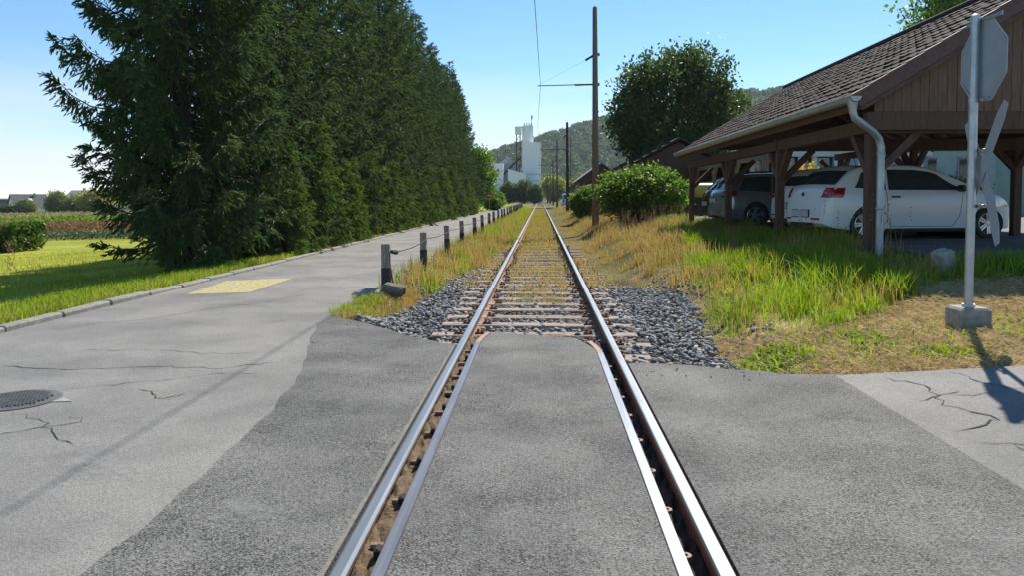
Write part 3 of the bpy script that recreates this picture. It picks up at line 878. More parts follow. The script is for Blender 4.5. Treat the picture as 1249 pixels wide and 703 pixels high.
seedstalks('seed_grass', 'pale seed heads rising before the white car', [(4.3, 9.4), (5.0, 9.3), (5.2, 11.5), (3.6, 11.5)], 26, (.7, 1.05), rng)

# ------------------------------------------------------------------ spruces
m_needle = leafmat('spruce needles', [(.034, .066, .03), (.06, .102, .04), (.095, .145, .05), (.145, .19, .068)], .38, .55, .35, .8)
m_needle2 = leafmat('young spruce needles', [(.07, .12, .03), (.105, .165, .04), (.145, .21, .05), (.20, .25, .065)], .35, .55, .4, 1.4)
def spruce(seed, H, Rr, z0=.35, whorl=.36, dens_=1.0, nl=6, mat=None, bulge=1.0, ext=None, extra=(), tw=1.0):
    r = np.random.default_rng(seed)
    wood = MB()
    zz = np.linspace(0, H, 9)
    wood.tube([(r.normal(0, .03), r.normal(0, .03), z) for z in zz], [max(.015, .24 * (H / 15) * (1 - z / H) ** .8) for z in zz], 9)
    P, D, LL = [], [], []
    def limb(phi, zl, Lm, f, a, b, c, dn, curtain):
        k = np.linspace(0, 1, 8)
        hx, hy = math.cos(phi), math.sin(phi)
        pts = np.stack([hx * Lm * k, hy * Lm * k, np.maximum(zl + Lm * (a * k + b * k ** 2 + c * k ** 3.5), .06)], 1)
        wood.tube(pts, np.linspace(.03, .006, 8) * (.5 + Lm / 4), 4, caps=False)
        m = max(4, int(Lm / .085 * dn))
        s = np.clip(r.uniform(.1, 1.0, m) ** .8, .08, 1)
        base = np.stack([np.interp(s, k, pts[:, i]) for i in range(3)], 1)
        tan = unit(np.stack([np.interp(np.minimum(s + .08, 1), k, pts[:, i]) - np.interp(np.maximum(s - .08, 0), k, pts[:, i]) for i in range(3)], 1))
        sd = r.choice([-1, 1], m)[:, None] * np.array((-hy, hx, 0))[None]
        hang = r.uniform(.2, 2.2, m)[:, None] * (1 - .7 * s[:, None] ** 2) * curtain
        dr = unit(tan * r.uniform(.4, 1.0, m)[:, None] + sd * r.uniform(.1, .9, m)[:, None] / (.6 + .4 * curtain) + np.array((0, 0, -1.))[None] * hang * (1 - .6 * f))
        bl = (.16 + .42 * (1 - s ** 1.5) * min(1, Lm / 1.8) * (.6 + .4 * curtain) + .1 * r.random(m))
        q = 9
        tt = (np.arange(q)[None] + r.random((m, q))) / q
        p = base[:, None] + dr[:, None] * (bl[:, None] * tt)[..., None] - np.array((0, 0, 1.)) * (bl[:, None] * tt ** 2 * .25)[..., None]
        dd = unit(dr[:, None] + r.normal(0, .34, (m, q, 3)) + np.array((0, 0, -.34)))
        P.append(p.reshape(-1, 3)); D.append(dd.reshape(-1, 3)); LL.append(np.repeat(.09 + .10 * r.random(m), q) * tw)
        n_ = 26
        tip = pts[-1][None] - (pts[-1] - pts[-3])[None] * r.uniform(0, 1.5, (n_, 1))
        P.append(tip); D.append(unit(unit((pts[-1] - pts[-2])[None]) * 1.3 + r.normal(0, .55, (n_, 3)))); LL.append(np.full(n_, .11))
    z = z0
    while z < H - .15:
        f = (z - z0) / (H - z0)
        n = max(3, int(nl * (1 - .35 * f) + r.random()))
        off = r.uniform(0, 2 * PI)
        for j in range(n):
            phi = off + 2 * PI * j / n + r.normal(0, .2)
            Lm = Rr * (1 - f ** bulge) ** .85 * r.uniform(.72, 1.08) + .12
            if f < .08: Lm *= .8 + 2.5 * f
            zl = z + r.uniform(-.12, .12)
            if ext: Lm *= ext(phi % (2 * PI), zl, r)
            limb(phi, zl, Lm, f, -.42 + .55 * f + r.normal(0, .06), .12 + .15 * r.random(), .22, dens_, 1.0)
        z += whorl * r.uniform(.8, 1.2) * (1 - .35 * f)
    for phi, ztip, Lm in extra:
        limb(phi, ztip - Lm * .02, Lm, .3, -.72, .34, .40, dens_ * 1.9, 1.9 if ztip > 3 else 1.1)
    if extra: limb(3.4, .75, 1.9, .3, -.3, .05, .2, dens_ * .8, .3)
    P, D, LL = np.concatenate(P), np.concatenate(D), np.concatenate(LL)
    keep = P[:, 2] > .04
    P, D, LL = P[keep], D[keep], LL[keep]
    s1 = side_of(D, r); s2 = unit(np.cross(D, s1))
    V, Q, _ = join_np([leaf_quads(P, D, s1, LL, LL * .125), leaf_quads(P, D, s2, LL * .9, LL * .125)])
    return wood.mesh('trunk', m_bark, True), np_mesh('foliage', V, Q, None, [mat or m_needle])
def tree_from(name, label, cat, meshes, loc, rz=0, sc=1.0, group=None, names=('trunk', 'foliage')):
    t = thing(name, label, cat, loc, rz, group)
    t.scale = (sc, sc, sc) if np.isscalar(sc) else sc
    for nm, me in zip(names, meshes):
        link(nm, me, t)
    return t
def g1(x, y): return float(tz(x, y))
G_SPR = 'spruces in the dense row along the road'
def ext0(phi, z, r):
    # on the lawn side the lowest limbs are short and a few long ones reach out above them
    if 1.9 < phi < 4.6 and z < 3.2: return .10 + .2 * z
    return .64 if 2.2 < phi < 4.1 else 1.0
LONG = [(3.2, 4.55, 3.0), (3.05, 5.6, 2.75), (3.15, 2.75, 2.5), (2.9, 6.6, 2.6), (2.75, 3.6, 2.5), (3.1, 7.6, 2.3), (3.6, 5.2, 2.5), (2.8, 4.9, 2.5)]
near = spruce(21, 15.5, 2.85, .3, .31, 2.0, 7, None, 1.5, ext0, LONG)
SX = -8.6
tree_from('spruce_tree', 'foremost tall spruce with long drooping limbs reaching over the lawn', 'tree', near, (-8.35, 17.6, g1(-8.35, 17.6)), 0, 1, G_SPR)
var = [spruce(31, 14.5, 2.9, .3, .36, 1.25, 6, None, 1.5), spruce(32, 14.0, 3.0, .3, .37, 1.25, 6, None, 1.6), spruce(33, 15, 2.8, .4, .36, 1.25, 6, None, 1.5)]
yy = 21.2; i = 0
spr = []
while yy < 86:
    spr.append((SX + random.uniform(-.3, .35), yy)); yy += random.uniform(3.2, 4.1)
for i, (x, y) in enumerate(spr):
    lab = 'tall dark spruce in the far half of the dense row along the road'
    if i < 5: lab = ('second', 'third', 'fourth', 'fifth', 'sixth')[i] + ' tall spruce of the row, counted from the foremost one by the lawn'
    if i == len(spr) - 1: lab = 'last dark spruce of the row, next to the pale green leafy tree'
    sc = random.uniform(.95, 1.04) * (1.02 if i < 6 else .96)
    tree_from('spruce_tree', lab, 'tree', var[i % 3], (x, y, g1(x, y)), random.uniform(0, 6.28), (sc, sc, sc * random.uniform(.95, 1.05)), G_SPR)
yv = [spruce(41, 3.6, 1.15, .1, .2, 1.4, 6, m_needle2, 1.2), spruce(42, 4.4, 1.25, .1, .22, 1.3, 6, m_needle2, 1.2), spruce(43, 2.8, 1.05, .05, .17, 1.4, 6, m_needle2, 1.1)]
yy = 19.5; i = 0
while yy < 74:
    x = -6.75 + random.uniform(-.25, .2)
    sc = random.uniform(.75, 1.12)
    tree_from('young_spruce', 'foremost young green spruce at the foot of the tall row' if i == 0 else 'young lighter green spruce at the foot of the tall row by the road', 'tree', yv[i % 3], (x, yy, g1(x, yy)), random.uniform(0, 6.28), sc, 'young spruces along the road edge')
    yy += random.uniform(1.9, 3.0); i += 1

# ------------------------------------------------------------------ leafy trees and bushes
m_leaf = leafmat('leaves dark', [(.03, .058, .014), (.045, .082, .019), (.07, .11, .026), (.12, .15, .036)], .45, .5, .35, .5)
m_leaf2 = leafmat('leaves bright', [(.065, .125, .018), (.10, .175, .026), (.15, .235, .04), (.22, .285, .06)], .45, .5, .4, .9)
m_leaf3 = leafmat('leaves yellowing', [(.17, .19, .04), (.26, .27, .06), (.34, .32, .09), (.21, .18, .07)], .5, .55, .4, .6)
m_leaf4 = leafmat('leaves olive', [(.09, .125, .035), (.14, .18, .045), (.19, .22, .06), (.24, .24, .08)], .5, .55, .4, .6)
def leafy(seed, rad, cz, nclump, nleaf, leaf, mat, trunk_r=.2, stems=1, cr=.55, flat=0.0, droop=0.0):
    """crown of leaf clumps spread through a lumpy ellipsoid"""
    r = np.random.default_rng(seed)
    rad = np.array(rad, float)
    lump = r.normal(0, 1, (9, 3)); lump = unit(lump)
    d = rand_dirs(nclump, r)
    rr = r.uniform(0.25, 1, nclump) ** .45
    amp = 1 + .22 * np.max(np.clip(d @ lump.T - .55, 0, 1), 1) - .13 * np.max(np.clip(-(d @ lump.T) - .6, 0, 1), 1) * 2
    c = d * (rr * amp)[:, None] * rad + np.array((0, 0, cz))
    if flat: c[:, 2] = np.maximum(c[:, 2], flat)
    size = cr * r.uniform(.6, 1.3, nclump)
    k = np.repeat(np.arange(nclump), nleaf)
    n = len(k)
    off = r.normal(0, .5, (n, 3)) * size[k][:, None]; off[:, 2] *= .75
    p = c[k] + off
    if flat: p[:, 2] = np.maximum(p[:, 2], .03)
    dd = unit(rand_dirs(n, r) + unit(p - np.array((0, 0, cz))) * .5 + np.array((0, 0, -droop)))
    s = side_of(dd, r)
    Lf = leaf * r.uniform(.6, 1.3, n)
    V, Q = leaf_quads(p, dd, s, Lf, Lf * .33)
    wood = MB()
    for st in range(stems):
        bx, by = (0, 0) if stems == 1 else r.normal(0, rad[0] * .15, 2)
        top = np.array((bx * 2, by * 2, cz + rad[2] * .25))
        kk = np.linspace(0, 1, 6)
        wood.tube([(bx + (top[0] - bx) * t + r.normal(0, .05) * t, by + (top[1] - by) * t, top[2] * t) for t in kk], trunk_r * (1 - .7 * kk), 8)
        for q in range(14 if stems == 1 else 4):
            e = c[r.integers(0, nclump)]
            t0 = r.uniform(.35, .95); s0 = np.array((bx + (top[0] - bx) * t0, by + (top[1] - by) * t0, top[2] * t0))
            mid = (s0 + e) / 2 + np.array((0, 0, .12 * np.linalg.norm(e - s0)))
            wood.tube([s0, mid, e], [trunk_r * .42 * (1 - t0 * .5), trunk_r * .22, trunk_r * .06], 5, caps=False)
    return wood.mesh('trunk', m_bark, True), np_mesh('crown', V, Q, None, [mat])
TN = ('trunk', 'crown')
rt = leafy(51, (5.1, 5.1, 4.7), 7.3, 520, 64, .30, m_leaf, .34, 1, .95, droop=.2)
tree_from('leafy_tree', 'tall round dark green tree behind the brown sheds', 'tree', rt, (10.9, 61, .4), 0, (1, 1, 1.09), None, TN)
bt = leafy(52, (7, 6, 5.5), 11.5, 560, 60, .34, m_leaf2, .4, 1, 1.1, droop=.2)
tree_from('leafy_tree', 'big sunlit tree rising above the carport roof', 'tree', bt, (32.5, 55, .6), .7, (1, 1, 1.12), None, TN)
pt = leafy(53, (2.5, 2.5, 3.2), 3.6, 260, 60, .24, m_leaf2, .16, 1, .7, droop=.2)
tree_from('leafy_tree', 'pale green leafy tree at the far end of the spruce row', 'tree', pt, (-8.0, 90, 0), 1, (1.0, 1.0, 1.15), None, TN)
b1 = leafy(54, (1.75, 1.7, 1.25), 1.25, 420, 70, .15, m_leaf2, .05, 6, .38, .15)
tree_from('bush', 'large bright green bush to the right of the tall brown pole', 'bush', b1, (4.3, 31.5, .45), 0, (.98, 1, .86), None, ('stems', 'crown'))
b2 = leafy(55, (1.2, 1.3, .9), .95, 260, 60, .15, m_leaf2, .045, 5, .34, .12)
tree_from('bush', 'smaller rounded bush to the left of the tall brown pole', 'bush', b2, (2.75, 45, .2), 0, (.72, 1.0, .92), None, ('stems', 'crown'))
b3 = leafy(56, (.9, .9, .7), .75, 130, 60, .16, m_leaf2, .04, 4, .32, .1)
tree_from('bush', 'yellowish bush at the end of the road fence', 'bush', b3, (-5.4, 88, 0), 0, (.95, .95, 1.0), None, ('stems', 'crown'))
tree_from('bush', 'low dark shrub under the small red sign', 'bush', b2, (-6.3, 100, 0), 1.2, (1.2, 1.2, 1.2), None, ('stems', 'crown'))
# trees in front of the silo
ct = leafy(57, (3.2, 3.2, 3.6), 4.0, 170, 46, .5, m_leaf, .2, 1, 1.1)
for x, y, s, lab in ((-8.4, 205, .72, 'dark tree left in front of the silo'), (-4.3, 205, .78, 'dark tree in front of the white silo tower'), (-1.4, 200, .62, 'small dark tree just left of the far track')):
    tree_from('leafy_tree', lab, 'tree', ct, (x, y, 0), x, s, 'trees in front of the silo', TN)
ot = leafy(58, (3.4, 3.4, 3.8), 4.4, 170, 46, .5, m_leaf4, .2, 1, 1.1)
yt = leafy(59, (4.0, 4.0, 3.6), 4.2, 200, 46, .55, m_leaf3, .2, 1, 1.2)
for x, y, s, lab in ((4.5, 235, 1.0, 'pale yellowish tree right of the silo'), (9, 180, .8, 'olive tree behind the row of poles'), (14, 190, .95, 'olive tree beyond the small brown barn'), (20, 170, .9, 'olive tree beyond the brown shed roofs')):
    tree_from('leafy_tree', lab, 'tree', ot if s != 1.0 else yt, (x, y, 0), x, s, None, TN)
ft = spruce(61, 15, 3.4, .5, .9, .25, 6, None, 1.2)
tree_from('spruce_tree', 'narrow dark conifer between the far poles and the hill', 'tree', ft, (8.5, 215, 0), 0, (1, 1, 1.25))
# around the houses on the left
for me_, x, y, s, lab in ((ot, -150, 230, (.9, .9, .92), 'dark tree right of the grey gabled house'), (ot, -144, 232, (1, 1, .8), 'olive tree in front of the pale roofed house'), (yt, -136.5, 228, (1.25, 1.2, .92), 'large yellowish tree before the tiled house'), (ot, -158.5, 228, (.8, .8, .62), 'small tree covering the gable of the grey house'), (ct, -163.5, 226, (.7, .7, .45), 'low dark shrub at the left end of the houses'), (yt, -131.5, 224, (.6, .6, .55), 'yellow green bush at the foot of the large yellowish tree'), (ot, -125, 235, (1.1, 1.1, .8), 'olive tree at the right end of the houses')):
    tree_from('leafy_tree', lab, 'tree', me_, (x, y, g1(x, y)), x, s, None, TN)

# hedge and crops in the left field
def leafmass(name, label, cat, x0, x1, y0, y1, h, n, leaf, mat, r, var_=.15):
    X = r.uniform(x0, x1, n); Y = r.uniform(y0, y1, n)
    hh = h * (1 - var_ + 2 * var_ * pnoise(X, Y, 20, 1.1))
    # most leaves near the shell
    u = r.random(n)
    Z = hh * np.where(u < .5, r.uniform(.85, 1.03, n), r.uniform(.05, 1, n))
    P = np.stack([X, Y, g_arr(X, Y) + Z], 1)
    d = rand_dirs(n, r); L_ = leaf * r.uniform(.6, 1.3, n)
    V, q = leaf_quads(P, d, side_of(d, r), L_, L_ * .38)
    return tag(link(name, np_mesh(name, V, q, None, [mat])), label, cat, kind='stuff')
g_arr = tz
m_hedge = leafmat('hedge leaves', [(.03, .065, .012), (.055, .10, .016), (.09, .15, .02), (.14, .20, .03)], .35, .5, .4, 1.2)
leafmass('hedge_foliage', 'dense dark green hedge at the left edge of the meadow', 'hedge', -47, -33.6, 47, 50.5, 1.65, 26000, .26, m_hedge, rng, .12)
m_sorg = leafmat('sorghum heads', [(.19, .09, .05), (.26, .135, .075), (.32, .19, .10), (.16, .14, .05)], .2, .8)
m_cabb = leafmat('low crop', [(.05, .09, .035), (.09, .13, .06), (.20, .24, .15)], .2, .6)
m_corn = leafmat('ripe corn', [(.24, .21, .09), (.32, .27, .12), (.20, .20, .07)], .3, .7)
m_corng = leafmat('green corn', [(.10, .17, .02), (.15, .23, .03), (.22, .27, .05)], .4, .6)
leafmass('low_crop', 'strip of low grey green plants before the red crop', 'crop', -66, -24, 64, 68.5, .55, 12000, .22, m_cabb, rng)
leafmass('red_crop', 'strip of reddish brown sorghum across the field', 'crop', -84, -26, 69, 84, 1.15, 34000, .24, m_sorg, rng, .06)
leafmass('green_crop', 'bright green strip of young plants behind the red crop', 'crop', -115, -30, 88, 100, 1.35, 24000, .36, m_corng, rng, .08)
leafmass('ripe_crop', 'pale field of ripe maize below the houses', 'crop', -190, -34, 102, 200, 1.0, 52000, .5, m_corn, rng, .05)
# tall dock stalks in the meadow
for x, y, h, lab in ((-15.4, 21.5, .85, 'tallest dried brown stalk in the meadow, nearest the spruce'), (-16.6, 21.5, .7, 'middle dried brown stalk of the three in the meadow'), (-19.5, 22, .55, 'short dried brown stalk in the meadow, nearest the hedge')):
    P_ = np.repeat(np.array([[x, y, g1(x, y)]]), 60, 0) + rng.normal(0, .05, (60, 3)) * (1, 1, 0) + np.stack([np.zeros(60), np.zeros(60), rng.uniform(0, h, 60)], 1)
    d = unit(rng.normal(0, .5, (60, 3)) + (0, 0, 1))
    V, q = leaf_quads(P_, d, side_of(d), rng.uniform(.08, .2, 60), np.full(60, .012))
    tag(link('dock_stalk', np_mesh('dock_stalk', V, q, None, [m_seed])), lab, 'plant', 'dried stalks in the meadow')

# ------------------------------------------------------------------ hill
hx = np.linspace(-900, 1500, 121); hy = np.linspace(700, 1700, 41)
HX, HY = np.meshgrid(hx, hy)
def hillz(X, Y):
    crest = np.interp(X, [-900, -300, -110, -71, -23, 0, 60, 150, 260, 420, 700, 1100, 1500], [0, 8, 48, 62, 78, 86, 103, 120, 146, 160, 165, 150, 110])
    return crest * ss(700, 1120, Y) * (1 - .55 * ss(1250, 1700, Y)) + 4 * (pnoise(X, Y, 31, .02) - .5) - 2
HZ = hillz(HX, HY)
idx = np.arange(HX.size).reshape(HX.shape)
q = np.stack([idx[:-1, :-1], idx[:-1, 1:], idx[1:, 1:], idx[1:, :-1]], -1).reshape(-1, 4)
m_hill = M('hill ground', (.05, .075, .025), (.03, .05, .02), .02, 1)
tag(link('hill', np_mesh('hill', np.stack([HX, HY, HZ], -1), q, None, [m_hill], smooth=True)), kind='structure')
m_forest = leafmat('forest leaves', [(.028, .065, .018), (.05, .10, .024), (.085, .14, .03), (.13, .16, .04)], .3, .7, .75, .035)
r = np.random.default_rng(77)
n = 6200
X = r.uniform(-320, 760, n); Y = 735 + 430 * r.random(n) ** .9
Z = hillz(X, Y)
k = (Z > 3) & ((Y < 850) | (r.random(n) < .9)); X, Y, Z = X[k], Y[k], Z[k]; n = len(X)
rad = r.uniform(4.0, 7.5, n)
m_ = 44
kk = np.repeat(np.arange(n), m_)
d = rand_dirs(n * m_, r); d[:, 2] = np.abs(d[:, 2]) * 1.1 - .25
c = np.stack([X, Y, Z + rad * .9], 1)
p = c[kk] + d * rad[kk][:, None] * r.uniform(.75, 1.05, (n * m_, 1)) * np.array((1, 1, .95))
dd = unit(rand_dirs(n * m_, r) * .9 + d * .3)
s = unit(np.cross(dd, d + r.normal(0, .3, d.shape)))
L_ = rad[kk] * r.uniform(.35, .6, n * m_)
V, q = leaf_quads(p - dd * L_[:, None] * .5, dd, s, L_, L_ * .42)
tag(link('hill_forest', np_mesh('hill_forest', V, q, None, [m_forest])), 'dense green forest covering the far hill', 'forest', kind='stuff')
#SPLIT_BUILT
# ------------------------------------------------------------------ wooden posts with the steel rope
ORD = ['second', 'third', 'fourth', 'fifth', 'sixth', 'seventh', 'eighth', 'ninth', 'tenth']
post_y = [11.55, 15.45] + [19.35 + 4.03 * i for i in range(21)]
pm = []
for q in range(3):
    mb = MB(); rr = random.Random(q + 5)
    mb.box((0, 0, .36), (.128, .13, .78), None, 0, .012)
    me_ = mb.mesh('timber', m_oldwood)
    mb = MB(); mb.box((0, 0, .225), (.136, .138, .33 + .03 * q), None, 0, .012)
    pm.append((me_, mb.mesh('black_band', m_blackpaint)))
PX = []
for i, y in enumerate(post_y):
    x = -2.36 + random.uniform(-.03, .03); PX.append(x)
    if i == 0: lab = 'foremost weathered post with black paint and a broken concrete chunk at its foot'
    elif i <= 9: lab = ORD[i - 1] + ' wooden roadside post along the rope, counted from the post with the concrete chunk'
    else: lab = 'small far wooden post near the end of the roadside row'
    t = thing('fence_post', lab, 'post', (x, y, 0), random.uniform(-.06, .06), 'weathered wooden posts between road and track')
    t.rotation_euler = (R(random.uniform(-1.5, 1.5)), R(-1.3 + random.uniform(-1.2, 1.2)), random.uniform(-.06, .06))
    link('timber', pm[i % 3][0], t); bb = link('black_band', pm[i % 3][1], t)
    if i == 0:
        bb.location.z = -.0
        mb = MB(); mb.bar((.12, .08, -.02), (.04, .04, .52), .05, .025); mb.build('brace_board', m_rust, t)
mb = MB()
mb.box((0, 0, .07), (.34, .16, .17), None, 0, .03)
o = tag(mb.build('concrete_chunk', M('dirty concrete', (.22, .185, .145), (.13, .11, .085), 9, .95, .5)), 'broken concrete chunk leaning at the foot of the foremost post', 'concrete block')
o.location = (-2.16, 11.25, .01); o.rotation_euler = (R(14), R(7), R(-22))
mb = MB(); mb.lathe([(.001, .16), (.1, .15), (.2, .09), (.27, 0), (.27, -.05)], 9)
o = tag(mb.build('concrete_lump', m_conc), 'flat grey lump of concrete left of the foremost post', 'concrete block')
o.location = (-2.52, 11.2, -.02); o.scale = (1.15, .7, .75)
# rope sagging from post to post
mb = MB()
for i in range(len(post_y) - 1):
    n_ = 9
    pts = []
    for k in range(n_):
        u_ = k / (n_ - 1)
        pts.append((PX[i] + .085 + (PX[i + 1] - PX[i]) * u_, post_y[i] + (post_y[i + 1] - post_y[i]) * u_, .63 - .055 * 4 * u_ * (1 - u_) * (1.2 if i == 0 else .8)))
    mb.tube(pts, .009, 6)
    if i == 0: mb.tube([(PX[0] + .09, post_y[0] - .02, .63), (PX[0] + .13, post_y[0] + .15, .61)], [.03, .04], 7)
tag(mb.build('steel_rope', m_wire), 'dark steel rope hanging from post to post along the road', 'rope')

# ------------------------------------------------------------------ overhead line
POLES = [(2.5, 34, 9.85, .165, .105, m_pole, 'tall brown wooden pole beside the large bush'), (2.55, 70, 8.35, .16, .11, m_darkpole, 'nearly black pole standing beyond the smaller bush'),
         (2.35, 104, 9.4, .15, .1, m_greypole, 'slim grey pole just left of the nearly black one'), (2.4, 138, 8.2, .15, .1, m_darkpole, 'short dark pole far down the track'), (2.3, 172, 8.0, .15, .1, m_greypole, 'farthest grey pole in front of the silo trees'), (2.0, 205, 8.0, .15, .1, m_greypole, 'last thin pole at the end of the line of poles')]
WZ = 6.45
for i, (x, y, h, r0, r1, mt, lab) in enumerate(POLES):
    t = thing('line_pole', lab, 'pole', (x, y, 0), 0, 'poles of the overhead line')
    mb = MB(); mb.tube([(0, 0, -.3), (-.03, 0, h * .5), (-.07, 0, h), (-.07, 0, h + .08)], [r0, (r0 + r1) / 2, r1, .02], 14)
    mb.build('shaft', mt, t, True)
    wz = WZ if i == 0 else (5.9 if i in (1, 2) else 5.5)
    mb = MB(); mb.tube([(-.05, 0, wz + .04), (-2.6, 0, wz - .01)], .022, 6)
    mb.tube([(-.05, 0, wz + .04), (-.95, 0, wz + .02)], .04, 8)
    a = mb.build('bracket_arm', m_wire, t)
    mb = MB()
    for k in range(5): mb.lathe([(.03, k * .06), (.055, k * .06 + .02), (.03, k * .06 + .045)], 8)
    ins = mb.build('insulator', m_wire, a); ins.location = (-.95, 0, wz + .02); ins.rotation_euler = (0, R(90), 0)
    mb = MB(); mb.tube([(-.06, 0, wz + 1.35), (-.48, 0, wz + 1.1)], .05, 8); mb.tube([(-.48, 0, wz + 1.1), (-2.45, 0, wz + .08)], .0035, 4)
    mb.build('stay_wire', m_wire, t)
    mb = MB(); mb.lathe([(r0 * .98, wz - .02), (r0 * .98, wz + .09)], 14); mb.lathe([(r0 * .95, wz + 1.3), (r0 * .95, wz + 1.4)], 14); mb.build('clamp', m_iron, t)
mb = MB()
wp = [(.10, -8, 6.42), (.10, 4, 6.38), (.05, 11, 6.38), (-.12, 19, 6.40), (.03, 34, WZ), (-.15, 50, 6.1), (.05, 70, 5.9), (-.1, 104, 5.9), (.1, 138, 5.5), (0, 172, 5.5), (0, 230, 5.5)]
mb.tube(wp, .009, 6)
tag(mb.build('overhead_wire', m_wire), 'overhead wire running above the middle of the track', 'wire')

# ------------------------------------------------------------------ road sign seen from behind
SXY = (3.96, 7.08); sz = float(tz(*SXY))
sg = thing('road_sign', 'tall grey post carrying an octagonal sign and a warning cross, both seen from behind', 'road sign', (SXY[0], SXY[1], sz))
def rotz(a):
    c, s = math.cos(a), math.sin(a); return np.array([(c, -s, 0), (s, c, 0), (0, 0, 1)])
mb = MB(); mb.box((0, 0, .075), (.285, .27, .25), None, 0, .022); mb.build('base_block', m_conc, sg)
mb = MB(); mb.tube([(0, 0, .12), (.0, 0, 2.85)], .038, 16); mb.tube([(0, 0, 2.85), (0, 0, 2.865)], [.038, .02], 16); mb.tube([(0, 0, .19), (0, 0, .225)], .055, 14); mb.build('post', m_galv, sg, angle=40)
def plate(poly, x0, x1, mats):
    mb = MB(); mb.prism(poly, x0, x1, 0); n_ = len(poly)
    mb.m = [0, 1] + [0] * n_
    return mb
oc = [(-.055 + .375 * math.cos(R(22.5 + 45 * k)), 2.425 + .375 * math.sin(R(22.5 + 45 * k))) for k in range(8)]
op = plate(oc, .052, .055, None).build('octagon_plate', [m_signback, m_red], sg)
mb = MB()      # turned up rim of the plate
for k in range(8):
    a, b2_ = oc[k], oc[(k + 1) % 8]
    mb.bar((.046, a[0], a[1]), (.046, b2_[0], b2_[1]), .018, .006, up=(1, 0, 0))
mb.build('rim', m_signback, op)
for z in (2.80, 2.085):
    mb = MB(); mb.lathe([(.0405, z - .022), (.0405, z + .022)], 16)
    mb.bar((.044, -.33 if z > 2.5 else -.17, z), (.044, .22 if z > 2.5 else .12, z), .012, .035)
    mb.tube([(.03, -.1, z), (.0, -.1, z)], .012, 6)
    mb.build('clamp', m_galv, sg)
def crossbar(a, b, bend, w):
    mb = MB(); L_ = []; n_ = 9
    a, b = np.array(a), np.array(b); d = (b - a) / np.linalg.norm(b - a); nrm = np.array((-d[1], d[0]))
    rows_ = []
    for x_ in (0, .004):
        for sgn in (-1, 1):
            rows_.append([])
            for k in range(n_):
                u_ = k / (n_ - 1); p = a + (b - a) * u_ + nrm * sgn * w / 2 * (1 if .04 < u_ < .96 else .55)
                rows_[-1].append((.05 + x_ - bend * max(0, u_ - .45) ** 2, p[0], p[1]))
    o_ = [rows_[0], rows_[1], rows_[3], rows_[2], rows_[0]]
    for q_ in range(4): mb.grid([o_[q_], o_[q_ + 1]])
    return mb
crossbar((.14, 1.12), (-.40, 2.03), 0, .125).build('cross_bar', m_signback, sg, angle=40)
cb2 = crossbar((.22, 1.90), (-.42, .80), .22, .125).build('cross_bar', m_signback, sg, angle=40); cb2.location.x = .012
for z in (1.63, 1.13):
    mb = MB(); mb.lathe([(.0405, z - .02), (.0405, z + .02)], 16); mb.bar((.046, -.14, z), (.046, .12, z), .014, .032); mb.tube([(.02, -.13, z), (.06, -.13, z)], .016, 7); mb.build('clamp', m_galv, sg)

# marker stone
mb = MB(); mb.box((0, 0, .14), (.2, .2, .42), None, 0, .03)
o = tag(mb.build('marker_stone', m_conc), 'small tilted grey marker stone in the grass before the carport yard', 'marker stone')
o.location = (4.98, 9.45, float(tz(4.98, 9.45))); o.rotation_euler = (R(8), R(-16), R(20))

# ------------------------------------------------------------------ carport
cp = thing('carport', 'open brown timber carport with tiled roof, gutter and boarded gable', 'carport')
XE, ZE, XR, ZR, XB = 4.62, 2.89, 8.11, 5.0, 11.6
YN, YF = 11.17, 25.4
ZT = 2.43          # top of the posts
SL = math.atan2(ZR - ZE, XR - XE); ca_, sa_ = math.cos(SL), math.sin(SL)
GZC = .66
PY = [11.58, 15.9, 20.2, 25.0]
def cbox(name, fn, mat, parent=cp, angle=None):
    mb = MB(); fn(mb); return mb.build(name, mat, parent, angle=angle)
for xp in (4.98, 9.75):
    up_ = 0 if xp < 8 else .25
    for y in PY:
        cbox('post', lambda mb: mb.box((xp, y, (GZC - .25 + ZT + up_) / 2), (.155, .155, ZT + up_ - GZC + .25), None, 0, .012), m_timber)
        for sy in (-1, 1):
            if (y == PY[0] and sy < 0) or (y == PY[-1] and sy > 0): continue
            cbox('brace', lambda mb: mb.bar((xp, y + sy * .05, ZT - .58 + up_), (xp, y + sy * .6, ZT + up_), .11, .12, up=(1, 0, 0)), m_timber)
        sx_ = 1 if xp < 8 else -1
        cbox('brace', lambda mb: mb.bar((xp + sx_ * .05, y, ZT - .62 + up_), (xp + sx_ * .66, y, ZT + up_), .11, .12, up=(0, 1, 0)), m_timber)
    cbox('eave_beam', lambda mb: mb.box((xp, (YN + YF) / 2 + .1, ZT + .1 + up_), (.16, YF - YN - .3, .2)), m_timber)
for y in PY[:2]:
    cbox('tie_beam', lambda mb: mb.box((7.365, y, ZT + .11), (5.0, .14, .24)), m_timber)
    cbox('king_post', lambda mb: mb.box((XR, y, 3.72), (.14, .14, 2.1)), m_timber)
for y in PY[2:]:
    cbox('collar_beam', lambda mb: mb.box((XR, y, 3.75), (3.9, .12, .17)), m_timber)
cbox('ridge_beam', lambda mb: mb.box((XR, (YN + YF) / 2, ZR - .28), (.14, YF - YN - .2, .22)), m_timber)
rm = MB(); rm.bar((XE + .12, 0, ZE - .04), (XR, 0, ZR - .12), .09, .15, up=(0, 0, 1)); rme = rm.mesh('rafter', m_timber)
rm = MB(); rm.bar((XB - .12, 0, ZE - .04), (XR, 0, ZR - .12), .09, .15, up=(0, 0, 1)); rme2 = rm.mesh('rafter', m_timber)
y = YN + .35
while y < YF:
    for q_ in (rme, rme2):
        o = link('rafter', q_, cp); o.location.y = y
    y += .85
